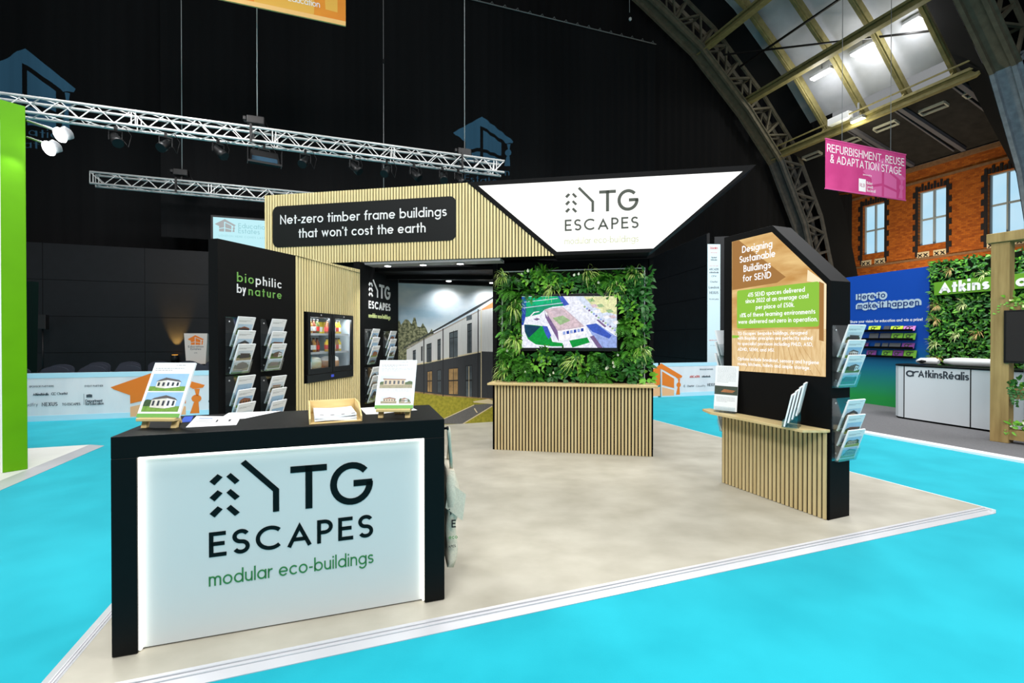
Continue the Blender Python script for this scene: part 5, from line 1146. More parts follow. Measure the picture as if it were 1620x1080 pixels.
def right_deco(t):
    mb = MB(); (a0, _), (a1, _), (_, zb) = bs(1016, 600), bs(1079.5, 600), bs(1060, 624); house_cap(mb, Mb, a0, .03, a1-a0, BZ+.0, .001, 0, 1, BZ-.01); link('event_emblem', mb, [ORANGE, ORANGE2], t)
    mb = MB()
    def tx(s_, a, b, cap, w=.13, m=0): tpl(BP, mb, s_, a, b, cap, w, .005, m, .0005)
    tx('SPONSOR PARTNERS', (1107, 583.5), (1128, 583), 2.2, .14); tx('ARCADIS', (1091, 595.5), (1107, 595.2), 3.6, .22, 1); tx('AtkinsRéalis', (1110, 595), (1124, 594.7), 3, .2); tx('Chartist', (1087, 610), (1098, 609.8), 3, .15); tx('Cloudfry', (1101, 610), (1116, 609.6), 3, .09); tx('NEXUS', (1119, 608.8), (1132, 608.4), 4.4, .16)
    s_, z_ = bs(1083, 608.5); ribbon(mb, [(s_+p, z_+q) for p, q in arc(0, 0, .022, .022, 30, 330, 12)], .01, Mb, 0, .001); link('lettering', mb, [TXT, TXTR], t)
u2s = lambda u: BP.loc(u, 600, 0)[0]
barrier('long fabric barrier with an orange emblem left of the black counter', u2s(44)-2.6, u2s(372), left_deco)
barrier('fabric barrier with an orange house emblem right of the living wall', u2s(1046), u2s(1046)+3.6, right_deco)
barrier('white end of a fabric barrier just beside the living wall', u2s(1046)-3.2, u2s(1046)-.09, lambda t: None)

# ================================================================== seating, stage screen, lectern, speaker, uplighter
CH_M = mat('dark_chair_fabric', (34, 37, 50), .7); 
c0 = thing('audience_chair', 'x', 'chair')
mb = MB(); mb.box(-.22, .22, -.22, .22, .42, .47); link('seat', mb, CH_M, c0, .02)
mb = MB(); mb.grid([[Vector((.22*math.cos(R(q))*1.0, -.22-.03*abs(math.sin(R(q)))*0-.02*z, .5+z+.02*math.sin(R(q)))) for q in range(180, -1, -20)] for z in (0, .1, .25, .34)]); mb.prism([(.21*math.cos(R(q)), -.22, .84+.1*math.sin(R(q))) for q in range(0, 181, 20)]+[(-.21, -.22, .5), (.21, -.22, .5)], (0, .04, 0)); link('backrest', mb, CH_M, c0)
for x in (-.2, .2):
    for y in (-.2, .2): mb = MB(); mb.tube([(x, y, -.0), (x, y, .43)], .011, 6); link('leg', mb, DARK, c0)
nn = 0
for row in range(3):
    n_ = 8
    for k in range(n_):
        pos = fr(-5.85+k*.58+row*.25, 11.6+row*.95, -.03)
        lb = 'dark audience chair in the %s row behind the barrier, %s from left' % (('front', 'middle', 'back')[row], ('first', 'second', 'third', 'fourth', 'fifth', 'sixth', 'seventh', 'eighth', 'ninth')[k])
        o = c0 if nn == 0 else dup(c0); nn += 1; o.location = pos; o.rotation_euler = (0, 0, R(19.65)); tag(o, lb, 'chair', 'rows of audience chairs')
# stage screen
S0 = atd(336, 500, 13.3); S0.z = 0; SPn = Pl(S0, 19.65); a0 = SPn.loc(337, 343); a1 = SPn.loc(337, 453)
t = thing('stage_screen', 'bright pale blue projection screen behind the black lettered wall', 'screen', S0, 19.65)
mb = MB(); mb.box(a0[0]-.06, a0[0]+3.4, .02, .08, a1[1]-.06, a0[1]+.06); link('screen_frame', mb, DARK, t)
mb = MB(); mb.box(a0[0], a0[0]+3.3, 0, .02, a1[1], a0[1]); link('screen_image', mb, emis('projected_sky', (190, 238, 246), 1.0), t)
mb = MB(); Ms = lambda a, b, o: Vector((a, -o, b)); (b0, _), (b1, z0_) = SPn.loc(340, 360), SPn.loc(373, 367.5); house_cap(mb, Ms, b0, z0_, b1-b0, .36, .002); tpl(SPn, mb, 'Education', (377, 361), (425, 363), 7.5, .13, 0, 1, .002); tpl(SPn, mb, 'Estates', (377, 369), (411, 370.4), 7.5, .13, 0, 1, .002); tpl(SPn, mb, 'LONDON HERE COMES LAST', (346, 374), (420, 378), 3, .12, 0, 1, .002)
link('screen_emblem', mb, [emis('screen_grey', (176, 180, 182), .9), emis('screen_teal', (150, 206, 214), 1.)], t)
for s in (.3, 3.0): mb = MB(); mb.box(a0[0]+s-.03, a0[0]+s+.03, .03, .09, -.03, a1[1]-.06); link('stand_leg', mb, DARK, t)
# lectern
L0 = atd(310, 600, 13.5); L0.z = -.03; LPn = Pl(L0, 19.65); zt_ = LPn.loc(310, 525.5)[1]; zb_ = LPn.loc(310, 574)[1]
t = thing('lectern', 'white tapered lectern with an orange emblem on the stage', 'lectern', L0, 19.65)
mb = MB(); w1_, w0_ = .29, .24
mb.hexa([(-w0_, 0, zb_), (w0_, 0, zb_), (w0_, .35, zb_), (-w0_, .35, zb_), (-w1_, 0, zt_), (w1_, 0, zt_), (w1_, .35, zt_-.06), (-w1_, .35, zt_-.06)]); link('lectern_front', mb, mat('lectern_white', (216, 206, 198), .5), t)
mb = MB(); mb.box(-.5, .5, -.2, .6, 0, zb_); link('stage_block', mb, BLKB, t)
mb = MB(); house_cap(mb, Ms, -.2, zt_-.33, .4, .28, .002); 
text(mb, 'Education', Ms, -.19, zt_-.41, .055, .16, .38, m=1); text(mb, 'Estates', Ms, -.13, zt_-.48, .055, .16, .26, m=1); text(mb, 'LIVE', Ms, -.04, zt_-.58, .03, .14, m=1); link('lettering', mb, [ORANGE, TXT], t)
# uplighter
U0 = atd(277, 600, 14.36); t = thing('uplighter', 'small black uplighter washing amber light up the panelled wall', 'light', (U0.x, U0.y, -.03), 19.65)
zu = atd(277, 570, 14.36).z; mb = MB(); mb.box(-.09, .09, -.09, .09, 0, zu+.03); link('plinth', mb, BLKB, t); mb = MB(); mb.lathe((0, 0, zu+.03), [(.09, 0), (.1, .03), (.1, .16), (.09, .17)], 14); link('lamp_body', mb, DARK, t)
mb = MB(); mb.lathe((0, 0, zu+.2), [(.01, 0), (.08, .001), (.08, .004)], 14); link('lamp_lens', mb, emis('amber_lens', (255, 170, 60), 4), t)
Pw = Pl((U0.x, U0.y, 0), 19.65)
spot('uplighter_beam', Pw.W(0, .02, zu+.24), Pw.W(0, -.2, zu+1.0), 420, 50, (1, .55, .12), .02, .8)
# speaker on stand
K0 = atd(68, 600, 13.0); t = thing('speaker', 'black loudspeaker on a thin pole beside the green stand', 'speaker', (K0.x, K0.y, -.03), 19.65)
zk0, zk1 = atd(68, 519, 13).z, atd(68, 496, 13).z
mb = MB(); mb.hexa([(-.12, -.12, zk0), (.12, -.12, zk0), (.09, .12, zk0), (-.09, .12, zk0), (-.12, -.12, zk1), (.12, -.12, zk1), (.09, .12, zk1), (-.09, .12, zk1)]); link('cabinet', mb, mat('speaker_black', (10, 10, 11), .5), t, .01)
mb = MB(); mb.box(-.11, .11, -.126, -.12, zk0+.02, zk1-.02); link('grille', mb, mat('speaker_grille', (16, 16, 17), .7), t)
mb = MB(); mb.tube([(0, 0, .3), (0, 0, zk0)], .018, 8); link('pole', mb, DARK, t)
for q in (90, 210, 330): mb = MB(); mb.tube([(.5*math.cos(R(q)), .5*math.sin(R(q)), .02), (0, 0, .7)], .012, 6); link('leg', mb, DARK, t)
# dark green side of the distant display at the left
gq = atd(44, 445, 9.5); mb = MB(); mb.prism([(gq.x-.9, gq.y, 0), (gq.x+.03, gq.y, 0), (gq.x+.1, gq.y+.0, gq.z), (gq.x-.9, gq.y, gq.z)], (0, .12, 0)); tag(link('display_flat', mb, mat('dark_green_panel', (3, 20, 16), .7, spec=.1)), 'dark green panel edge behind the lime green post', 'panel')

# ================================================================== lime green portal at the left
LIME = mat('lime_green_paint', (96, 164, 0), .45, spec=.2, noise=(3, .06)); GA = 90-35.7
G0 = onz(44, 741.5, 0); GP = Pl(G0, GA); gz = GP.loc(46, 170)[1]; gw = -GP.loc(4, 748)[0]; giz = GP.loc(4, 189)[1]
t = thing('lime_green_portal', 'lime green portal frame with bright lining at the left edge', 'frame', G0, GA)
mb = MB(); mb.box(-gw, 0, 0, .5, 0, gz); link('post', mb, LIME, t, .004)
mb = MB(); mb.box(-3.2, -gw, 0, .5, giz, gz); link('header_beam', mb, LIME, t)
mb = MB(); mb.box(-gw-.012, -gw, .004, .49, 0, giz-.01); mb.box(-3.2, -gw-.012, .004, .49, giz-.012, giz); link('lining', mb, WHITE, t)
mb = MB(); mb.box(-3.2, -gw-.02, .5, .56, 0, giz); link('back_panel', mb, mat('pale_display', (226, 228, 214), .5), t)
mb = MB(); mb.box(-1.5, -gw-.03, .485, .499, .55, 1.6); link('back_print', mb, two('print_earth', (120, 84, 50), (60, 110, 70), 3, .6), t)
for k, (u0, v0, u1, v1) in enumerate(((46, 191, 104, 211), (46, 217, 86, 232))):
    a = GP.W(-.03, -.2-.22*k, 0); D = a.y; a = atd(u0-3, v0, D); b = atd(u1, v1, D-.1)
    r = thing('arm_floodlight', '%s LED floodlight on an arm of the lime green portal' % ('upper', 'lower')[k], 'light', a, 0, 'arm floodlights on the lime portal')
    b = b-a; mb = MB(); mb.tube([(0, 0, 0), b*.85], .012, 8); link('arm', mb, ALU, r)
    d = b.normalized(); mb = MB(); mb.lathe(b+Vector((0, 0, -.0)), [(.04, -.05), (.065, -.03), (.07, .03), (.04, .05)], 16, 0, (.3, .5, .5)); link('lamp_head', mb, GREY, r)
    mb = MB(); mb.lathe(b+Vector((-.01, -.07, -.05)), [(.02, -.004), (.075, 0), (.08, .02), (.02, .03)], 16, 0, (.25, .75, .45)); link('lamp_lens', mb, emis('flood_lens', (255, 255, 255), 9), r)
    spot('floodlight_beam', a+b+Vector((-.1, -.2, -.12)), G0+Vector((-1.5, -1.2, .5)), 5, 80)

# ================================================================== trusses, hoists, lamps and wires over the seating
def truss(label, r_, f0, f1, z, h=.3):
    c = (f0+f1)/2; t = thing('box_truss', label, 'truss', fr(c, r_, z), 19.65, 'silver box trusses'); L = f1-f0; hh = h/2
    for y in (-hh, hh):
        for zz in (-hh, hh): mb = MB(); mb.tube([(-L/2, y, zz), (L/2, y, zz)], .03, 8); link('chord', mb, STEELW, t)
    mb = MB(); n = int(L/.29); g = L/n
    for k in range(n):
        x0, x1 = -L/2+g*k, -L/2+g*(k+1); e = 1 if k % 2 else -1
        for y in (-hh, hh): mb.bar((x0, y, -hh*e), (x1, y, hh*e), .016)
        for zz in (-hh, hh): mb.bar((x0, -hh*e, zz), (x1, hh*e, zz), .016)
        if k % 9 == 0:
            for y in (-hh, hh): mb.bar((x0, y, -hh), (x0, y, hh), .018); mb.bar((x0+.07, y, -hh), (x0+.07, y, hh), .018)
    link('lattice', mb, STEELW, t); return t
def at_r(u, v, r_):
    xD = (u-810)/FP; return atd(u, v, r_/(.9418-.3363*xD))
def f_of(u, r_): p = at_r(u, 500, r_); return p.x*.9418+p.y*.3363
TR1, TR2 = 11.9, 17.0
z1 = at_r(400, 205, TR1).z-.15; truss('long silver box truss crossing above the seating and header', TR1, f_of(46, TR1)-3.5, f_of(795, TR1), z1)
TR2 = 15.6; z2 = at_r(300, 289, TR2).z-.15; truss('shorter silver box truss farther back behind the header', TR2, f_of(148, TR2), f_of(560, TR2), z2)
# hoists hanging on chains
CHAIN = mat('chain_steel', (190, 190, 188), .45, metal=.5)
for k, (u, r_, zt2, v) in enumerate(((407, TR1, z1, 190), (735, TR1, z1, 240), (288, TR2, z2, 272))):
    p = at_r(u, v, r_); base = Vector((p.x, p.y, zt2))
    t = thing('chain_hoist', 'black chain hoist over the %s' % ('middle of the long truss', 'right end of the long truss', 'shorter far truss')[k], 'hoist', base, 19.65, 'chain hoists on the trusses')
    h = p.z-zt2
    mb = MB(); mb.box(-.2, .16, -.1, .1, h-.12, h+.06); mb.box(-.28, -.2, -.07, .07, h-.06, h+.04); link('motor_body', mb, DARK, t, .02)
    mb = MB(); mb.bar((0, 0, h-.12), (-.02, 0, .2), .04); mb.bar((-.1, .17, .2), (-.1, -.17, .2), .04); link('sling', mb, DARK, t)
    for y in (-.17, .17): mb = MB(); mb.bar((-.1, y, .2), (-.1, y, -.2), .045); link('truss_clamp', mb, DARK, t)
    mb = MB(); mb.tube([(0, 0, h+.06), (0, 0, 12)], .012 if k < 2 else .011, 6); link('chain', mb, CHAIN, t)
    mb = MB(); mb.tube([(.16, 0, h), (.3, 0, h-.3), (.42, .05, .2), (.3, .1, .16)], .01, 6); link('cable', mb, DARK, t)
p = at_r(607, 300, 13.5); mb = MB(); mb.tube([(p.x, p.y, 12), (p.x, p.y, 3.7)], .011, 6); o = tag(link('suspension_wire', mb, WIRE), 'thin wire dropping behind the middle of the slatted header', 'wire')
mb = MB(); q = at_r(607, 97, 13.5); mb.lathe(q, [(.02, -.06), (.03, -.03), (.03, .03), (.02, .06)], 8); link('turnbuckle', mb, DARK, o)
# stage lights under the long truss
GELS = mat('lamp_glass_dark_blue', (40, 66, 84), .2)
def fixture(u, v, label, kind, rz=0):
    p = at_r(u, v, TR1); p.z = z1-.2; t = thing('stage_light', label, 'stage light', p, 19.65+rz, 'stage lights on the long truss')
    mb = MB(); mb.bar((0, 0, .04), (0, 0, -.05), .05); mb.box(-.12, .12, -.015, .015, -.07, -.05); mb.box(-.12, -.105, -.015, .015, -.25, -.05); mb.box(.105, .12, -.015, .015, -.25, -.05); link('yoke', mb, DARK, t)
    if kind == 'panel':
        mb = MB(); mb.hexa([(-.3, -.2, -.42), (.3, -.2, -.42), (.3, -.1, -.46), (-.3, -.1, -.46), (-.27, -.05, -.12), (.27, -.05, -.12), (.27, .1, -.12), (-.27, .1, -.12)]); link('lamp_body', mb, DARK, t)
        mb = MB(); mb.face([(-.26, -.195, -.40), (.26, -.195, -.40), (.24, -.07, -.17), (-.24, -.07, -.17)]); link('lamp_face', mb, GELS, t)
        mb = MB(); mb.box(-.34, .34, -.3, -.29, -.48, -.44); mb.box(-.34, -.33, -.29, -.05, -.46, -.14); mb.box(.33, .34, -.29, -.05, -.46, -.14); link('barn_door', mb, DARK, t)
    else:
        ax = Vector((.5 if kind == 'r' else -.5, -.7, -.75)).normalized(); c = Vector((0, 0, -.22))
        mb = MB(); mb.lathe(c-ax*.14, [(.05, 0), (.085, .03), (.085, .2), (.1, .22), (.1, .34)], 12, 0, ax); link('lamp_body', mb, DARK, t)
        mb = MB(); mb.lathe(c+ax*.19, [(.0, 0), (.09, .001), (.09, .004)], 12, 0, ax); link('lamp_lens', mb, GELS, t)
    mb = MB(); mb.tube([(.1, 0, -.2), (.2, .05, -.35), (.25, .05, -.1), (.15, 0, .05)], .008, 5); link('cable', mb, DARK, t)
fixture(418, 240, 'large panel stage light under the middle of the long truss', 'panel', 12)
for k, (u, v) in enumerate(((183, 205), (262, 215), (345, 232), (483, 245), (560, 250), (612, 262), (655, 265), (700, 270), (725, 272))):
    fixture(u, v, 'small black stage light under the long truss, %s from left' % ('first', 'second', 'third', 'fourth', 'fifth', 'sixth', 'seventh', 'eighth', 'ninth')[k], 'rl'[k % 2], k*17 % 40)
# thin lighting bar with the top of the inner drape
r_ = 16.6; a, b = at_r(700, -12, r_), at_r(1038, 70, r_); t = thing('drape_rail', 'thin pale rail with hooks along the top of the black drape', 'rail', a, 0)
b2 = b-a; mb = MB(); mb.tube([(0, 0, 0), b2], .022, 6); link('rail', mb, mat('dull_rail', (120, 120, 118), .5), t)
mb = MB()
for k in range(18): q = b2*(k+.5)/18; mb.tube([q, q+Vector((.08, .02, .1)), q+Vector((.12, .03, .02))], .012, 5)
link('hook', mb, mat('dull_rail', (120, 120, 118), .5), t)
a1_, b1_ = a+fr(0, .1)+Vector((-8, -2.857, 0)), b+fr(0, .1); drape('wall_inner_drape', (a1_.x, a1_.y, 0), (b1_.x, b1_.y, 0), 4.5, b.z-.03, .025, .35, label='inner black drape hanging from the thin rail')
p = at_r(996, 20, 16); mb = MB(); mb.tube([(p.x-.05, p.y, p.z+3), (p.x, p.y, p.z)], .012, 5); o = tag(link('suspension_wire', mb, WIRE), 'thin wire with a round shackle near the roof arch', 'wire')
mb = MB(); mb.lathe(at_r(997, 30, 16), [(.01, -.08), (.06, -.03), (.06, .03), (.01, .08)], 10); link('shackle', mb, mat('pale_shackle', (200, 200, 196), .4), o)

# ================================================================== hanging banners
OB0 = atd(547, 39, 8.6); OA = 19.65; t = thing('hanging_banner', 'orange fabric banner hanging at the top left', 'banner', (OB0.x, OB0.y, 0), OA); OPl = Pl(OB0, OA)
zb_ = OB0.z; ob_l = OPl.loc(353, 0)[0]-.8
OR_B = two('orange_banner', (240, 150, 30), (226, 130, 24), 1.2, .6); mb = MB(); mb.box(ob_l, 0, 0, .006, zb_, zb_+1.6); link('banner_cloth', mb, OR_B, t)
mb = MB(); mb.box(ob_l, 0, -.012, .018, zb_-.03, zb_+.05); link('hem_bar', mb, mat('pale_orange_hem', (248, 196, 120), .6), t)
mb = MB(); Mo_ = lambda a, b, o: Vector((a, -.001-o, b)); e = lambda u, v: OPl.loc(u, v)
polyf(mb, [e(402, 10), e(402, -20), e(497, -20), e(497, 20), e(494, 30)], Mo_, .001, 0); polyf(mb, [e(513, -12), e(534, -10), e(534, 20), e(515, 15)], Mo_, .0015, 0); tpl(OPl, mb, 'Education', (456, 2.5), (506, 11), 10, .11, .003, 1, .001)
link('banner_print', mb, [mat('print_amber', (238, 180, 70), .6), WHITE], t)
mb = MB(); 
for s in (ob_l+.3, -.3): mb.tube([(s, 0, zb_+1.6), (s, 0, zb_+5)], .006, 5)
link('hanging_wire', mb, WIRE, t)
PB0 = atd(1306, 258, 11.5); PBp = Pl(PB0, 19.65); t = thing('hanging_banner', 'magenta banner announcing the refurbishment stage under the roof', 'banner', (PB0.x, PB0.y, 0), 19.65)
pz1, pz0 = PBp.loc(1306, 219.5)[1], PBp.loc(1306, 297.5)[1]; ps1, q1_ = PBp.loc(1433, 247.5); 
mb = MB(); mb.box(0, ps1, 0, .006, pz0, pz1); link('banner_cloth', mb, two('magenta_banner', (198, 66, 130), (186, 56, 120), 1.5, .6), t)
mb = MB(); mb.box(-.01, ps1+.01, -.008, .014, pz1-.01, pz1+.02); mb.box(-.01, ps1+.01, -.008, .014, pz0-.02, pz0+.01); link('hem_bar', mb, mat('magenta_hem', (200, 80, 140), .5), t)
mb = MB(); e = lambda u, v: PBp.loc(1160+u/4.908, 180+v/4.908)
Mp = lambda a, b, o: Vector((a, -.001-o, b)); (c0_, _), (c1_, _) = PBp.loc(1365, 260), PBp.loc(1432, 260)
house_cap(mb, Mp, c0_, pz0+.01, (c1_-c0_), (pz1-pz0)*.83, .001, 0); link('pale_emblem', mb, mat('magenta_light', (210, 100, 158), .6), t)
mb = MB()
tpl(PBp, mb, 'REFURBISHMENT, REUSE', (1308.5, 238.5), (1430.5, 264), 13, .12, .004, 0, .001); tpl(PBp, mb, '& ADAPTATION STAGE', (1313.5, 256), (1426, 278), 13, .12, .004, 0, .001); tpl(PBp, mb, 'sponsored by', (1365, 277), (1379, 279), 2.5, .12, .004, 0, .001)
for i, s_ in enumerate(('Rider', 'Levett', 'Bucknall')): tpl(PBp, mb, s_, (1371, 291.5+6*i), (1371+(9, 10, 14)[i], 292.5+6*i), 4.6, .13, .004, 0, .001)
s_, z_ = PBp.loc(1358.5, 302); w_ = PBp.loc(1369.5, 302)[0]-s_; mb.face([Mp(s_, z_, .001), Mp(s_+w_, z_, .001), Mp(s_+w_, z_+w_*1.25, .001), Mp(s_, z_+w_*1.25, .001)], 0); text(mb, 'RLB', Mp, s_+w_*.15, z_+w_*.45, w_*.35, .12, w_*.7, m=1, depth=.002)
link('lettering', mb, [WHITE, mat('magenta_ink', (170, 60, 110), .6)], t)
mb = MB()
for u in (1332, 1409): s_ = PBp.loc(u, 230)[0]; mb.tube([(s_, 0, pz1), (s_, 0, pz1+5)], .008, 5)
link('hanging_wire', mb, WIRE, t)

# ================================================================== projected event emblems: gobo projectors above the picture
def gobo(u, v, width, hf, rp, label, words=True):
    C = at_r(u, v, rp); L = C-fr(0, 9.2); L.z = max(C.z+2.0, 9.6)
    t = thing('gobo_projector', label, 'projector', L, 19.65)
    d = .4; k = d/9.2; dz = (C.z-L.z)*k; wv = width*k; hv = wv*hf
    mb = MB(); ex, ez = .5, .5; mb.box(-ex, ex, d, d+.004, dz-ez, dz+ez); pl_ = link('gobo_plate', mb, BLKB, t)
    cu = MB(); Mg = lambda a, b, o: Vector((a, d-.02, b)); fl_ = MB(); house_cap(fl_, Mg, -wv/2, dz-hv*.30, wv, hv, 0)
    for f in fl_.f: cu.prism([fl_.v[i] for i in f], (0, .05, 0))
    def addtext(s, z, w_, cap):
        tot = text_width(s, .17, .13)*cap; sc = w_/tot; x = -w_/2
        for c in s:
            st, gw = glyph(c, .17)
            for q in st:
                Q_ = [Vector((x+px*cap*sc, z+py*cap)) for px, py in (q[::2]+[q[-1]] if len(q) > 8 else q)]; hh = .085*cap
                for i_ in range(len(Q_)-1):
                    p0, p1 = Q_[i_], Q_[i_+1]
                    if (p1-p0).length < 1e-6: continue
                    t_ = (p1-p0).normalized(); n2 = Vector((-t_.y, t_.x))*hh; e_ = t_*hh*.3; j = i_*.0007
                    cu.prism([Vector((w_2.x, d-.021-j, w_2.y)) for w_2 in (p0-e_-n2, p1+e_-n2, p1+e_+n2, p0-e_+n2)], (0, .05, 0))
            x += (gw+.13)*cap*sc
    if words: addtext('Education', dz-hv*.30-wv*.135, wv*.86, wv*.115); addtext('Estates', dz-hv*.30-wv*.30, wv*.64, wv*.115)
    co_ = link('gobo_cutter', cu, BLKB)
    md = pl_.modifiers.new('cut', 'BOOLEAN'); md.operation = 'DIFFERENCE'; md.solver = 'EXACT'; md.use_self = True; md.object = co_
    bpy.context.view_layer.update(); co_.parent = t; bpy.context.view_layer.update()
    me = bpy.data.meshes.new_from_object(pl_.evaluated_get(bpy.context.evaluated_depsgraph_get())); pl_.modifiers.clear(); pl_.data = me; bpy.data.objects.remove(co_)
    mb = MB(); mb.box(-ex, ex, -.3, d, dz+ez, dz+ez+.01); mb.box(-ex, ex, -.3, d, dz-ez-.01, dz-ez); mb.box(-ex-.01, -ex, -.3, d, dz-ez, dz+ez); mb.box(ex, ex+.01, -.3, d, dz-ez, dz+ez); mb.box(-ex, ex, -.3, -.29, dz-ez, dz+ez); link('housing', mb, DARK, t)
    l = bpy.data.lights.new('gobo_light', 'SPOT'); l.energy = 26000; l.spot_size = R(100); l.spot_blend = 0; l.shadow_soft_size = .0; l.color = (.18, .62, 1)
    o = bpy.data.objects.new('gobo_light', l); COL.objects.link(o); o.location = L; o.rotation_euler = fr(0, 1, 0).to_track_quat('-Z', 'Y').to_euler()
gobo(766, 237, 2.34, .76, 16.68, 'projector throwing a blue emblem onto the drape above the header')
gobo(42, 160, 2.3, 1.02, 18.4, 'projector throwing a blue emblem onto the drape above the lime portal')

# ================================================================== neighbour stand on the right: blue wall, plant wall, white counter, timber frame
N0 = onz(1371, 638, -.008); NA = 90+13.5-180; NP = Pl(N0, NA)   # runs towards the camera, facing left
nz1 = NP.loc(1400, 430)[1]; nsb = NP.loc(1470, 500)[0]; nse = nsb+3.2; ns0 = NP.loc(1348, 500)[0]-.4
t = thing('blue_display_wall', 'blue to green display wall with glowing lettering at the right', 'wall panel', N0, NA)
BLU = mat('blue_gradient_print', (10, 76, 166), .5, spec=.3); nt = BLU.node_tree; tc = nt.nodes.new('ShaderNodeTexCoord'); sx_ = nt.nodes.new('ShaderNodeSeparateXYZ'); mr = nt.nodes.new('ShaderNodeMapRange'); mr.inputs[1].default_value = 0; mr.inputs[2].default_value = nz1
cr = nt.nodes.new('ShaderNodeValToRGB'); cr.color_ramp.elements[0].color = (*s2l((30, 140, 62)), 1); cr.color_ramp.elements[0].position = .06; cr.color_ramp.elements[1].color = (*s2l((8, 66, 160)), 1); cr.color_ramp.elements[1].position = .5; e_ = cr.color_ramp.elements.new(.28); e_.color = (*s2l((14, 104, 130)), 1)
nt.links.new(tc.outputs['Object'], sx_.inputs[0]); nt.links.new(sx_.outputs['Z'], mr.inputs[0]); nt.links.new(mr.outputs[0], cr.inputs[0]); nt.links.new(cr.outputs[0], nt.nodes['Principled BSDF'].inputs['Base Color'])
mb = MB(); mb.box(ns0, nsb, 0, .12, 0, nz1); link('panel', mb, BLU, t)
DBLU = mat('dark_blue_letter', (22, 52, 110), .5); GLOW = emis('halo_white', (186, 214, 232), .85)
n_ = lambda x, y: (1340+x/4.157, 400+y/4.157)
for off, m, nm_, w in ((.006, GLOW, 'halo_glow', .8), (.012, DBLU, 'lettering', .17)):  # wide glowing strokes imitate the light spilling round the letters
    mb = MB(); tpl(NP, mb, 'Here to', n_(70, 305), n_(252, 292), 38/4.157, w, off, 0, .004, wg=.17); tpl(NP, mb, 'make it happen', n_(70, 367), n_(475, 340), 38/4.157, w, off, 0, .004, wg=.17); link(nm_, mb, m, t)
mb = MB(); tpl(NP, mb, 'Share your vision for education and win a prize!', n_(20, 460), n_(497, 442), 17/4.157, .15, .002, 0, .001); link('small_lettering', mb, WHITE, t)
# four little shelves of postcards
PCC = [mat('card_lime', (196, 226, 60), .5), mat('card_pink', (206, 130, 200), .5), mat('card_green', (96, 150, 40), .5), mat('card_purple', (110, 50, 120), .5), mat('card_grey', (70, 72, 76), .5)]
def wing_mark(mb, M, x, y, sz, m):   # the small linked-letter mark
    ribbon(mb, [(x+p, y+q) for p, q in arc(0, 0, sz*.5, sz*.42, 40, 320, 14)], sz*.26, M, m, .0008); ribbon(mb, [(x+sz*.45, y+sz*.45), (x+sz*.5, y-sz*.45)], sz*.24, M, m, .0008); ribbon(mb, [(x+sz*.62, y+sz*.1)]+[(x+sz*.62+sz*.35-sz*.35*math.cos(R(q)), y+sz*.1+sz*.3*math.sin(R(q))) for q in (30, 60, 90)]+[(x+sz*1.35, y+sz*.4)], sz*.22, M, m, .0008)
for k, (y0, y1, cards) in enumerate(((480, 513, ((140, 217, 0), (240, 278, 4), (286, 366, 0), (370, 448, 1))), (527, 570, ((145, 205, 4), (215, 285, 4), (290, 366, 2), (372, 450, 2))), (592, 625, ((100, 138, 3), (180, 215, 4), (228, 268, 4), (276, 350, 4), (360, 442, 3))), (640, 683, ((128, 190, 3), (228, 296, 2), (300, 368, 3), (372, 455, 2))))):
    a, za_ = NP.loc(*n_(90, y1+4)); b, zb_ = NP.loc(*n_(450, y1-4)); z = (za_+zb_)/2
    r = thing('card_shelf', 'small black wall ledge of postcards, %s of four' % ('topmost', 'second', 'third', 'lowest')[k], 'shelf', NP.W(a, 0, z), NA, 'postcard ledges on the blue wall')
    mb = MB(); mb.box(0, b-a, -.07, 0, -.012, 0); mb.box(0, b-a, -.075, -.068, -.012, .035); link('ledge', mb, BLKB, r)
    for i, (x0, x1, ci) in enumerate(cards):
        s0_, s1_ = NP.loc(*n_(x0, y0), .05)[0], NP.loc(*n_(x1, y0), .05)[0]; h_ = (NP.loc(*n_((x0+x1)/2, y0), .05)[1]-z)
        mb = MB(); mb.hexa([(s0_-a, -.066, .001), (s1_-a, -.066, .001), (s1_-a, -.058, .001), (s0_-a, -.058, .001), (s0_-a, -.03, h_), (s1_-a, -.03, h_), (s1_-a, -.022, h_), (s0_-a, -.022, h_)])
        o = link('postcard_pack', mb, PCC[ci]); o.location = r.location; o.rotation_euler = r.rotation_euler; tag(o, '%s postcards on the %s ledge of the blue wall, %s from left' % (('lime', 'pink', 'green', 'purple', 'grey')[ci], ('top', 'second', 'third', 'lowest')[k], ('first', 'second', 'third', 'fourth', 'fifth')[i]), 'postcards', 'postcards on the blue wall')
        if ci != 4:
            mb = MB(); Mc = lambda p, q, o_: Vector((p, -.066+.036*q/h_-.001-o_, q)); wing_mark(mb, Mc, (s0_+s1_)/2-a-.03, h_*.55, .07, 0); link('card_mark', mb, mat('card_ink', (40, 50, 30) if ci != 3 else (70, 26, 84), .5), o)
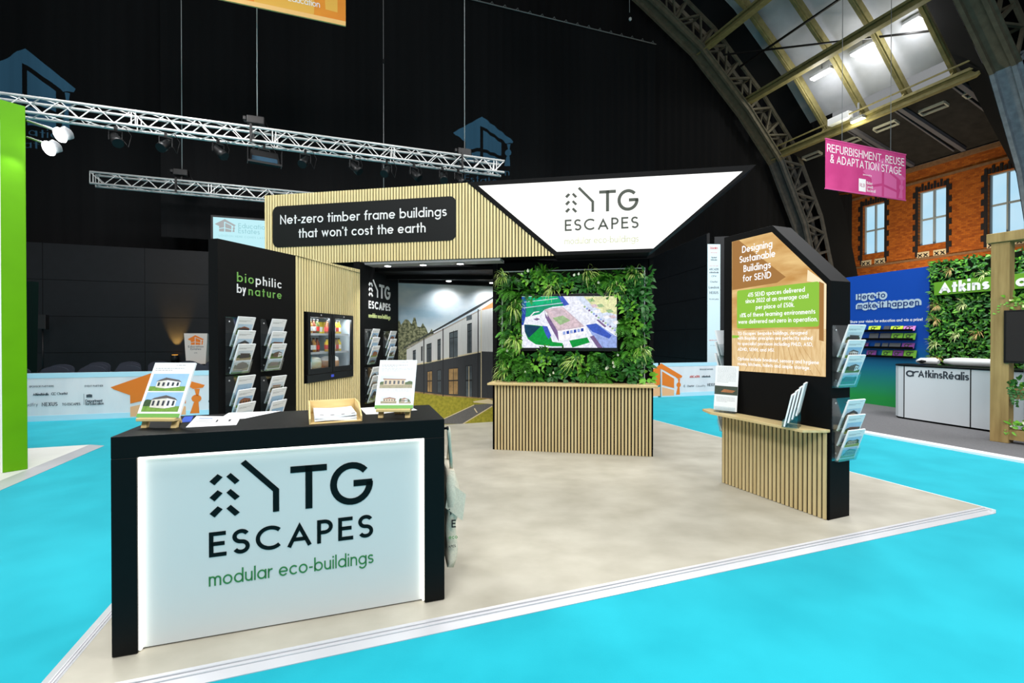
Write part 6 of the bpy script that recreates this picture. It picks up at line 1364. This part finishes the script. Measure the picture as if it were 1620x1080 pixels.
# plant wall
t = thing('plant_wall', 'tall dense plant wall behind the white counter at the right', 'plant wall', N0, NA)
pz_top = NP.loc(1500, 412)[1]
mb = MB(); mb.box(nsb+.004, nse, .02, .12, 0, pz_top); link('planting_panel', mb, SOIL, t)
rnd = random.Random(77); fo = [MB(), MB(), MB()]
for k in range(5200):
    x = rnd.uniform(nsb+.02, nse); z = rnd.uniform(.7, pz_top+.03); b = Vector((x, rnd.uniform(-.06, .015), z)); i = rnd.choice((0, 0, 1, 1, 1, 2)); leaf(fo[i], b, outdir(rnd, .2, 1.2)+Vector((0, 0, -.3)), rnd.uniform(.05, .11), rnd.uniform(.012, .024), 0, rnd)
for i, nm_ in enumerate(('fern_foliage', 'dark_foliage', 'bright_foliage')): o = link(nm_, fo[i], LEAFS[i], t); o['kind'] = 'stuff'
for k, (x, y, m) in enumerate(((200, 265, 6), (450, 295, 4), (95, 530, 6), (300, 520, 4), (90, 640, 6), (245, 745, 4), (405, 735, 6), (85, 815, 4), (110, 925, 6), (320, 940, 4))):
    s_, z_ = NP.loc(1460+x/4.694, 370+y/4.694, .06); mb = MB(); rr_ = random.Random(k)
    for q in range(26): blade(mb, outdir(rr_, .3, 1.4)+Vector((0, 0, .2)), rr_.uniform(.1, .2), .006, rr_.uniform(.8, 2.), 0, 5)
    o = link('grass_tuft', mb, LEAFS[m], t); o.location = (s_, -.05, z_)
# green name sign on it
s0_, zt0 = NP.loc(1478.5, 446, .12); s1_, _ = NP.loc(1590, 440, .12); zb0 = NP.loc(1478.5, 466.5, .12)[1]
t = thing('name_sign', 'green sign with white company lettering on the plant wall', 'sign', N0, NA)
mb = MB(); mb.box(s0_, s0_+2.5, -.13, -.09, zb0, zt0); link('sign_plate', mb, mat('sign_green', (96, 150, 34), .45, noise=(1.5, .12)), t)
mb = MB(); a_, b_ = (1485.5, 464), (1566, 455); s_a = NP.loc(*a_, .13)[0]; s_b = NP.loc(*b_, .13)[0]; z_a = NP.loc(*a_, .13)[1]; cap = (zt0-zb0)*.78
Mn = lambda p, q, o: Vector((p, -.13-o, q)); w_ = text(mb, 'Atkins', Mn, s_a, zb0+(zt0-zb0)*.14, cap, .23, s_b-s_a, depth=.01, tr=.08, sxm=1.5); text(mb, 'Réalis', Mn, s_a+(s_b-s_a)*1.03, zb0+(zt0-zb0)*.14, cap, .23, (s_b-s_a)*.95, depth=.01, tr=.08, sxm=1.5); link('lettering', mb, WHITE, t)
# white curved counter
W0 = onz(1430, 662.5, -.008); W1 = onz(1565, 683, -.008); WA = math.degrees(math.atan2(W1.y-W0.y, W1.x-W0.x)); WP = Pl(W0, WA); wl = (W1-W0).length
t = thing('white_counter', 'white curved-end counter with dark lettering before the plant wall', 'counter', W0, WA)
wz = WP.loc(1500, 580)[1]; seam = WP.loc(1535.5, 620)[0]
prof = [(wl+1.1, .0), (seam, 0), (0, 0)] + [(-.34*math.sin(R(q)), .5-.5*math.cos(R(q))) for q in (20, 40, 60, 75, 90)] + [(-.34, .62), (wl+1.1, .62)]
WC = mat('white_counter_laminate', (214, 220, 224), .4, spec=.35)
mb = MB(); mb.prism([(a, b, .03) for a, b in prof][::-1], (0, 0, wz-.05)); link('counter_body', mb, WC, t)
mb = MB(); mb.prism([(a+(.02 if a < -.2 else 0), max(.02, b), 0) for a, b in prof][::-1], (0, 0, .03)); link('plinth', mb, BLKB, t)
mb = MB(); mb.prism([(a*1.01, b-.01, wz-.02) for a, b in prof][::-1], (0, 0, .025)); link('counter_top', mb, BLACKG, t)
for s_ in (0.0, seam): mb = MB(); mb.box(s_-.008, s_+.008, -.002, .002, .03, wz-.02); link('panel_joint', mb, DARK, t)
mb = MB(); tpl(WP, mb, 'AtkinsRéalis', (1452.5, 597.5), (1533, 599), 11.5, .17, .002, 0, .001); s_, z_ = WP.loc(1439.5, 590, .002); Mw = lambda p, q, o: Vector((p, -.002-o, q)); wing_mark(mb, Mw, s_, z_, .105, 0); link('lettering', mb, mat('charcoal_letter', (48, 54, 64), .5), t)
Rl = WP.loc(1500, 575, -.3)[0]; tw = thing('rolled_towel', 'white rolled bundle lying on the white counter', 'bundle', WP.W(Rl, -.3, wz+.006), WA)
mb = MB(); mb.tube([(-.05, 0, .07), (.1, 0, .072), (.4, .01, .07), (.62, .0, .068), (.63, 0, .066)], [.04, .07, .07, .068, .05], 14); link('roll', mb, WHITE, tw)
tw = thing('tote_roll', 'small white bag with a black print left of the rolled bundle', 'bag', WP.W(Rl-.32, -.3, wz+.006), WA)
mb = MB(); mb.tube([(-.16, 0, .05), (-.1, 0, .06), (.12, 0, .065), (.18, 0, .05)], [.03, .055, .062, .04], 12); link('bag_body', mb, WHITE, tw); mb = MB(); mb.tube([(-.13, -.035, .05), (-.05, -.052, .055), (.02, -.055, .06)], [.01, .03, .012], 8); link('bag_print', mb, DARK, tw)
# timber frame with television and planters
Q0 = onz(1565.5, 697, -.008); QA = -62; QP = Pl(Q0, QA); qz = QP.loc(1567, 384)[1]; pw_ = .19
t = thing('timber_frame', 'rough timber post and beam frame at the right edge', 'frame', Q0, QA)
mb = MB(); mb.box(0, pw_, 0, pw_, 0, qz); link('post', mb, TIMBER, t, .005); mb = MB(); mb.box(1.75, 1.75+pw_, 0, pw_, 0, qz); link('post', mb, TIMBER, t, .005)
mb = MB(); mb.box(-.04, 2.1, -.03, pw_+.03, qz, qz+.13); link('beam', mb, TIMBER, t, .005)
shz = [QP.loc(1600, 450)[1], QP.loc(1600, 609)[1], QP.loc(1600, 698)[1]]; mb = MB()
tray_z = [QP.loc(1602, 485)[1]-.08, QP.loc(1602, 618)[1]-.1, .05]
for z in tray_z: mb = MB(); mb.box(pw_, 1.75, .02, .05, z, z+.14); mb.box(pw_, 1.75, .15, .18, z, z+.14); mb.box(pw_, 1.75, .05, .15, z, z+.02); link('planter_box', mb, TIMBER, t)
rnd = random.Random(5); ci = 0
for zi, z in enumerate(tray_z):
    for k in range(5):
        mb = MB(); 
        for q in range(60):
            b = Vector((rnd.uniform(-.16, .16), rnd.uniform(-.1, .07), rnd.uniform(-.02, .16))); leaf(mb, b, Vector((rnd.uniform(-1, 1), rnd.uniform(-1, .3), rnd.uniform(-.6, .9))), rnd.uniform(.04, .09), rnd.uniform(.014, .028), 0 if rnd.random() < .8 else 1, rnd)
        if zi < 2:
            for q in range(7):   # trailing ivy
                x = rnd.uniform(-.2, .2); p_ = Vector((x, -.09, .08))
                for g in range(rnd.randrange(3, 9)): p_ = p_+Vector((rnd.uniform(-.02, .02), rnd.uniform(-.01, .01), -.035)); leaf(mb, p_, Vector((rnd.uniform(-1, 1), -.4, -.4)), .045, .018, 0, rnd)
        o = link('potted_foliage', mb, [LEAFS[(2, 1, 2)[zi]], LEAFS[(4, 2, 5)[zi]]]); c_ = QP.W(pw_+.12+k*.31, -.1, z+.1); o.location = c_; o.rotation_euler = (0, 0, R(QA)); tag(o, '%s in the %s timber planter, %s from the post' % (('trailing ivy', 'leafy plant', 'white-flowered plant')[zi], ('upper', 'middle', 'lowest')[zi], ('first', 'second', 'third', 'fourth', 'fifth')[k]), 'plant', 'plants in the timber planters')
tvs0, tvz_ = QP.loc(1588, 490, .03); _, tvzb = QP.loc(1588, 573, .03)
t = thing('television', 'switched-off dark television hung in the timber frame', 'television', Q0, QA); mb = MB(); mb.box(tvs0, tvs0+1.3, -.03, .03, tvzb, tvz_); link('tv_body', mb, mat('tv_black', (12, 12, 13), .3), t, .004); mb = MB(); mb.box(tvs0+.025, tvs0+1.275, -.032, -.029, tvzb+.03, tvz_-.025); link('screen', mb, mat('dark_screen', (40, 36, 36), .3), t); mb = MB(); mb.box(tvs0+.3, tvs0+1., .03, .08, tvzb+.1, tvz_-.1); link('wall_bracket', mb, DARK, t)
t = thing('lilac_screen', 'pale lilac panel behind the timber frame', 'panel', QP.W(pw_-.03, -.45, 0), QA); mb = MB(); mb.box(.06, 1.9, 0, .04, 0, qz-.72); link('panel', mb, mat('lilac_white', (206, 208, 224), .5), t)
# roll-up banner beyond the stand
RB = atd(1129, 600, 12.55); RP = Pl((RB.x, RB.y, 0), 4); t = thing('roll_up_banner', 'tall narrow white sponsor banner between the partition and the totem', 'banner', (RB.x, RB.y, -.03), 4)
r0_, rz1 = RP.loc(1119.5, 386); r1_, rz0 = RP.loc(1139, 600)
mb = MB(); mb.box(r0_, r1_, 0, .01, .12, rz1+.03); link('banner_cloth', mb, mat('pale_banner', (206, 226, 232), .6), t); mb = MB(); mb.box(r0_-.02, r1_+.02, -.06, .08, 0, .12); link('base', mb, ALU, t); mb = MB(); mb.tube([((r0_+r1_)/2, .03, .1), ((r0_+r1_)/2, .03, rz1+.03)], .012, 6); link('pole', mb, ALU, t)
mb = MB(); Mr = lambda a, b, o: Vector((a, -o, b+.03)); 
for (y, s_, m, wd_, cap) in ((44, 'Education', 1, .6, 12), (65, 'HEADLINE', 1, .5, 5), (90, 'Department', 0, .45, 8), (102, 'for Education', 0, .5, 8), (131, 'LEAD PARTNERS', 1, .7, 4), (151, 'ARCADIS', 0, .75, 11), (166, 'AtkinsRéalis', 0, .75, 9), (185, 'CPW', 0, .4, 9), (213, 'Chartist', 0, .6, 9), (243, 'LandArk', 0, .8, 12), (270, 'NEXUS', 0, .7, 13), (300, 'TG ESCAPES', 0, .75, 7), (505, 'education estates', 1, .75, 5), (532, 'VISIT', 0, .5, 5)):
    z = RP.loc(1128, 380+y/3.183)[1]; c_ = abs(RP.loc(1128, 380+(y-cap)/3.183)[1]-z); text(mb, s_, Mr, (r0_+r1_)/2, z, c_, .16, (r1_-r0_)*wd_, 'c', m, .001)
link('lettering', mb, [TXT, TXTR], t)
